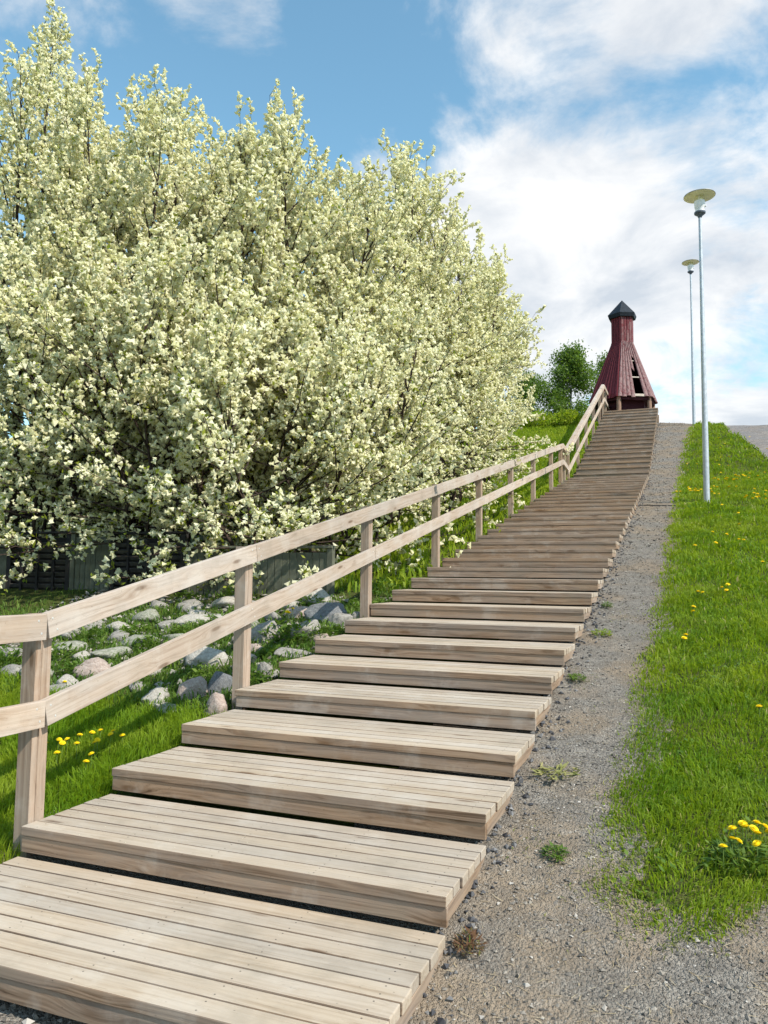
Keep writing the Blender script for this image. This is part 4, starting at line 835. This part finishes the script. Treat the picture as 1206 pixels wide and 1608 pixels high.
def bird_cherry(x, y, hgt, rad, label, seed, nst=7, nbr=50, low=0.07, sp=1.0):
    rg = np.random.default_rng(seed); g = gzf(x, y); t = tag(empty('bird_cherry_tree', (x, y, g)), label, 'tree', 'blossoming bird cherry trees left of the stairway')
    paths, thin = [], []; SP, SD, LP, LD = [], [], [], []
    for s_ in range(nst):
        a0 = 2 * np.pi * (s_ + rg.uniform(-.3, .3)) / max(1, nst - 1); rt = rad * (0.10 if s_ == 0 else rg.uniform(.38, .78)); ht = hgt * (.97 if s_ == 0 else (1.0 - .24 * (rt / rad) ** 1.4) * rg.uniform(.90, 1.0))
        tip = np.array([rt * np.cos(a0), rt * np.sin(a0), ht]); u = np.linspace(0, 1, 10)[:, None]; b = np.array([.22 * np.cos(a0), .22 * np.sin(a0), -.15])
        P = b + (tip - b) * np.concatenate([u ** .75, u ** .75, u], 1); P = P + rg.normal(0, .07, P.shape) * np.sin(u * np.pi)
        R0 = .062 * hgt / 9 * rg.uniform(.7, 1.2); paths.append((P, R0 * (1 - u[:, 0]) ** .8 + .005))
        nb = int(nbr * ht / hgt)
        for k in range(nb):
            f = low + (1 - low) * ((k + rg.uniform(0, 1)) / nb) ** .74; pi = f * 9; i0 = min(int(pi), 8); p0 = P[i0] + (P[i0 + 1] - P[i0]) * (pi - i0)
            Lb = (rad * np.interp(f, [0, .15, .4, .7, 1], [.75, 1.0, .92, .62, .22]) + .30) * rg.uniform(.6, 1.12); az = rg.uniform(0, 2 * np.pi)
            if f < .75 and rg.uniform() < .6: az = np.arctan2(p0[1], p0[0]) + rg.normal(0, .9)
            el = np.radians(np.interp(f, [0, .15, .4, .7, 1], [-12, 2, 22, 48, 74]) + rg.normal(0, 12)); d = np.array([np.cos(az) * np.cos(el), np.sin(az) * np.cos(el), np.sin(el)])
            v = np.linspace(0, 1, 6)[:, None]; curve = np.array([0, 0, 1.]) * (v ** 2) * Lb * (.20 if f > .3 else -.05); Q = p0 + d * v * Lb + curve + rg.normal(0, .035, (6, 3)) * v
            Q[:, 2] = np.maximum(Q[:, 2], .05); thin.append((Q, .015 * (1 - v[:, 0]) * (Lb / 2) ** .5 + .003))
            ntw = max(4, int(Lb * 7.0))
            for q in range(ntw):
                ff = .18 + .82 * (q + rg.uniform(0, 1)) / ntw; qi = ff * 5; j0 = min(int(qi), 4); tp = Q[j0] + (Q[j0 + 1] - Q[j0]) * (qi - j0); bd = Q[j0 + 1] - Q[j0]; bd /= np.linalg.norm(bd) + 1e-9
                side = np.cross(bd, rg.normal(size=3)); side /= np.linalg.norm(side) + 1e-9; td = bd * .7 + side * rg.uniform(.5, 1.0) + np.array([0, 0, .30]); td /= np.linalg.norm(td); Lt = rg.uniform(.24, .52) * (1.15 - .4 * ff); thin.append((np.stack([tp, tp + td * Lt]), np.array([.0042, .002])))
                ns = int(max(2, Lt / .082 * sp * (.8 + .55 * min(1, f * 1.6)))); h_ = (np.arange(ns) + .75) / ns; pos = tp + td * (h_ * Lt)[:, None]
                rd = rg.normal(size=(ns, 3)); rd -= (rd @ td)[:, None] * td * .6; dd = unit(unit(rd) * .85 + td * .45 + np.array([0, 0, .36])); SP.append(pos); SD.append(dd)
                nl = max(1, int(ns * (1.25 - .85 * min(1, f * 1.3)))); hl = rg.uniform(.1, 1.05, nl); LP.append(tp + td * (hl * Lt)[:, None]); LD.append(unit(unit(rg.normal(size=(nl, 3))) + td * .5 + np.array([0, 0, .15])))
    V1, F1 = tube_arrays(paths, 8); V2, F2 = tube_arrays(thin, 3); Vw = np.concatenate([V1, V2]); Fw = np.concatenate([F1, F2 + len(V1)])
    obj('trunk', npmesh('trunk', Vw, Fw, np.full(len(Fw), 4), BARK, True), t)
    SP, SD, LP, LD = map(np.concatenate, (SP, SD, LP, LD)); ok = (SP[:, 2] > .0) & (rg.uniform(0, 1, len(SP)) < np.interp(SP[:, 2] + .35 * np.sin(SP[:, 0] * 2.1 + seed) + .35 * np.sin(SP[:, 1] * 2.7), [0, 1.2, 3.2], [.48, .58, 1.0])); SP, SD = SP[ok], SD[ok]
    n = len(LP); Vl = leaf_quads(LP, LD, rg.uniform(.05, .10, n), .24, rg)
    crown = obj('crown', npmesh('crown', Vl, np.arange(4 * n).reshape(-1, 4), np.full(n, 4), CHERRYLEAF, False, {'rnd': np.repeat(rg.uniform(0, 1, n), 4)}), t); crown['kind'] = 'stuff'
    n = len(SP); Vb, Fb, rb = racemes(SP, SD, rg.uniform(.09, .15, n), rg.uniform(.029, .042, n), rg, 3)
    bl = obj('blossom', npmesh('blossom', Vb, Fb, np.full(len(Fb), 3), BLOSSOM, False, {'rnd': rb}), crown); bl['kind'] = 'stuff'
    return n
TREES = [(-8.6, 8.0, 10.2, 3.2, 'tallest white-blossoming bird cherry at the left edge above the dark fence', 11, 8, 40), (-5.7, 8.4, 8.5, 2.8, 'white-blossoming bird cherry between the leftmost tree and the middle one', 12, 8, 42), (-3.7, 8.9, 7.9, 2.5, 'slender-topped blossoming bird cherry above the sunlit pale fence', 13, 8, 40),
         (-2.7, 12.2, 8.1, 2.3, 'blossoming bird cherry beside the fourth and fifth railing posts', 14, 8, 36), (-2.4, 16.2, 7.0, 2.1, 'blossoming bird cherry sloping down towards the tower, second from the right', 15, 7, 34), (-2.5, 19.6, 6.0, 2.0, 'lowest blossoming bird cherry, rightmost and nearest the upper flight', 16, 6, 34),
         (-6.9, 6.95, 5.2, 2.4, 'bushy young bird cherry hanging over the dark slatted fence at the left', 17, 6, 40), (-4.4, 6.95, 5.0, 2.3, 'bushy young bird cherry leaning over the fence left of the second post', 18, 6, 40), (-2.0, 9.0, 4.6, 1.7, 'low bushy bird cherry pressing against the fourth railing post', 19, 6, 30), (-1.9, 13.6, 4.4, 1.5, 'low bushy bird cherry behind the sixth railing post', 20, 5, 28), (-2.4, 6.9, 3.6, 1.9, 'small bushy bird cherry drooping over the pale fence between second and third post', 22, 6, 40)]
ntot = 0
for a in TREES: ntot += bird_cherry(*a)
print('racemes', ntot)

def birch(x, y, hgt, rad, label, seed, n=9000, lsz=.13, low=.12):
    rg = np.random.default_rng(seed); g = gzf(x, y); t = tag(empty('birch_tree', (x, y, g)), label, 'tree', 'green birches on the hilltop'); paths, C = [], []
    u = np.linspace(0, 1, 8)[:, None]; P = np.concatenate([rg.normal(0, .10, (8, 2)) * u, u * hgt * .93 - .2 * (1 - u)], 1); paths.append((P, .11 * (1 - u[:, 0]) + .012))
    for k in range(46):
        f = rg.uniform(low, .98); pi = f * 7; i0 = min(int(pi), 6); p0 = P[i0] + (P[i0 + 1] - P[i0]) * (pi - i0); az = rg.uniform(0, 6.28); Lb = rad * (1.15 - f) ** .6 * rg.uniform(.5, 1.15); el = rg.uniform(.2, .8) * (.6 + f); v = np.linspace(0, 1, 5)[:, None]
        Q = p0 + np.array([np.cos(az) * np.cos(el), np.sin(az) * np.cos(el), np.sin(el)]) * v * Lb - np.array([0, 0, 1.]) * v ** 2 * Lb * .28; paths.append((Q, .028 * (1 - v[:, 0]) + .005)); C.append((Q, Lb))
    Vw, Fw = tube_arrays(paths, 5); obj('trunk', npmesh('trunk', Vw, Fw, np.full(len(Fw), 4), BIRCHBARK, True), t)
    LPs = []
    for Q, Lb in C:
        m_ = n // len(C); f = rg.uniform(.25, 1.05, m_) * 4; i0 = np.minimum(f.astype(int), 3); base = Q[i0] + (Q[i0 + 1] - Q[i0]) * (f - i0)[:, None]; off = rg.normal(0, .26, (m_, 3)); off[:, 2] -= np.abs(rg.normal(0, .2, m_)); LPs.append(base + off)
    LPs = np.concatenate(LPs); m_ = len(LPs); d = unit(rg.normal(size=(m_, 3)) + np.array([0, 0, -.4])); V = leaf_quads(LPs, d, rg.uniform(.6, 1.3, m_) * lsz, .34, rg)
    c = obj('crown', npmesh('crown', V, np.arange(4 * m_).reshape(-1, 4), np.full(m_, 4), BIRCHLEAF, False, {'rnd': np.repeat(rg.uniform(0, 1, m_), 4)}), t); c['kind'] = 'stuff'
birch(-3.2, 46, 7.3, 3.0, 'broad green birch behind the left side of the red tower', 31, 22000, .14, .05)
birch(-1.0, 48, 7.2, 2.6, 'green birch half hidden behind the red tower roof', 32, 13000, .14, .05)
birch(-5.4, 44, 5.6, 2.4, 'lower birch between the blossom and the broad birch', 33, 14000, .13, .03)
def shrub(x, y, rad, hgt, label, seed):
    t = tag(empty('green_shrub', (x, y, gzf(x, y))), label, 'shrub', 'low shrubs on the crest'); rg = np.random.default_rng(seed); n = 3200; d = unit(rg.normal(size=(n, 3))); rr = rg.uniform(.45, 1.0, n) ** .5; lump = 1 + .22 * np.sin(d[:, 0] * 5 + seed) * np.sin(d[:, 1] * 4 + 1) ; c = d * (rr * lump)[:, None] * np.array([rad, rad, hgt]); c[:, 2] = np.abs(c[:, 2]) * .95 + .05
    V = leaf_quads(c, unit(d + rg.normal(0, .6, (n, 3))), rg.uniform(.06, .13, n), .3, rg); cr_ = obj('crown', npmesh('crown', V, np.arange(4 * n).reshape(-1, 4), np.full(n, 4), GRASS, False, {'rnd': np.repeat(rg.uniform(.3, 1, n), 4)}), t); cr_['kind'] = 'stuff'
    pts = [(np.array([[0, 0, -.1], [math.cos(a) * rad * .4, math.sin(a) * rad * .4, hgt * .4], [math.cos(a) * rad * .7, math.sin(a) * rad * .7, hgt * .7]]), np.array([.02, .014, .006])) for a in (0, 1.3, 2.6, 3.9, 5.2)]
    Vw, Fw = tube_arrays(pts, 5); obj('stem', npmesh('stem', Vw, Fw, np.full(len(Fw), 4), BARK, True), t)
for x, y, rd, hh, lab, sd in ((-1.6, 33.2, .9, .75, 'bright green low shrub on the crest just left of the upper railing', 41), (-3.0, 33.8, 1.0, .8, 'bright green low shrub in the middle of the crest below the birches', 42), (-4.6, 34.0, 1.1, .9, 'bright green low shrub on the crest beside the blossom', 43)): shrub(x, y, rd, hh, lab, sd)
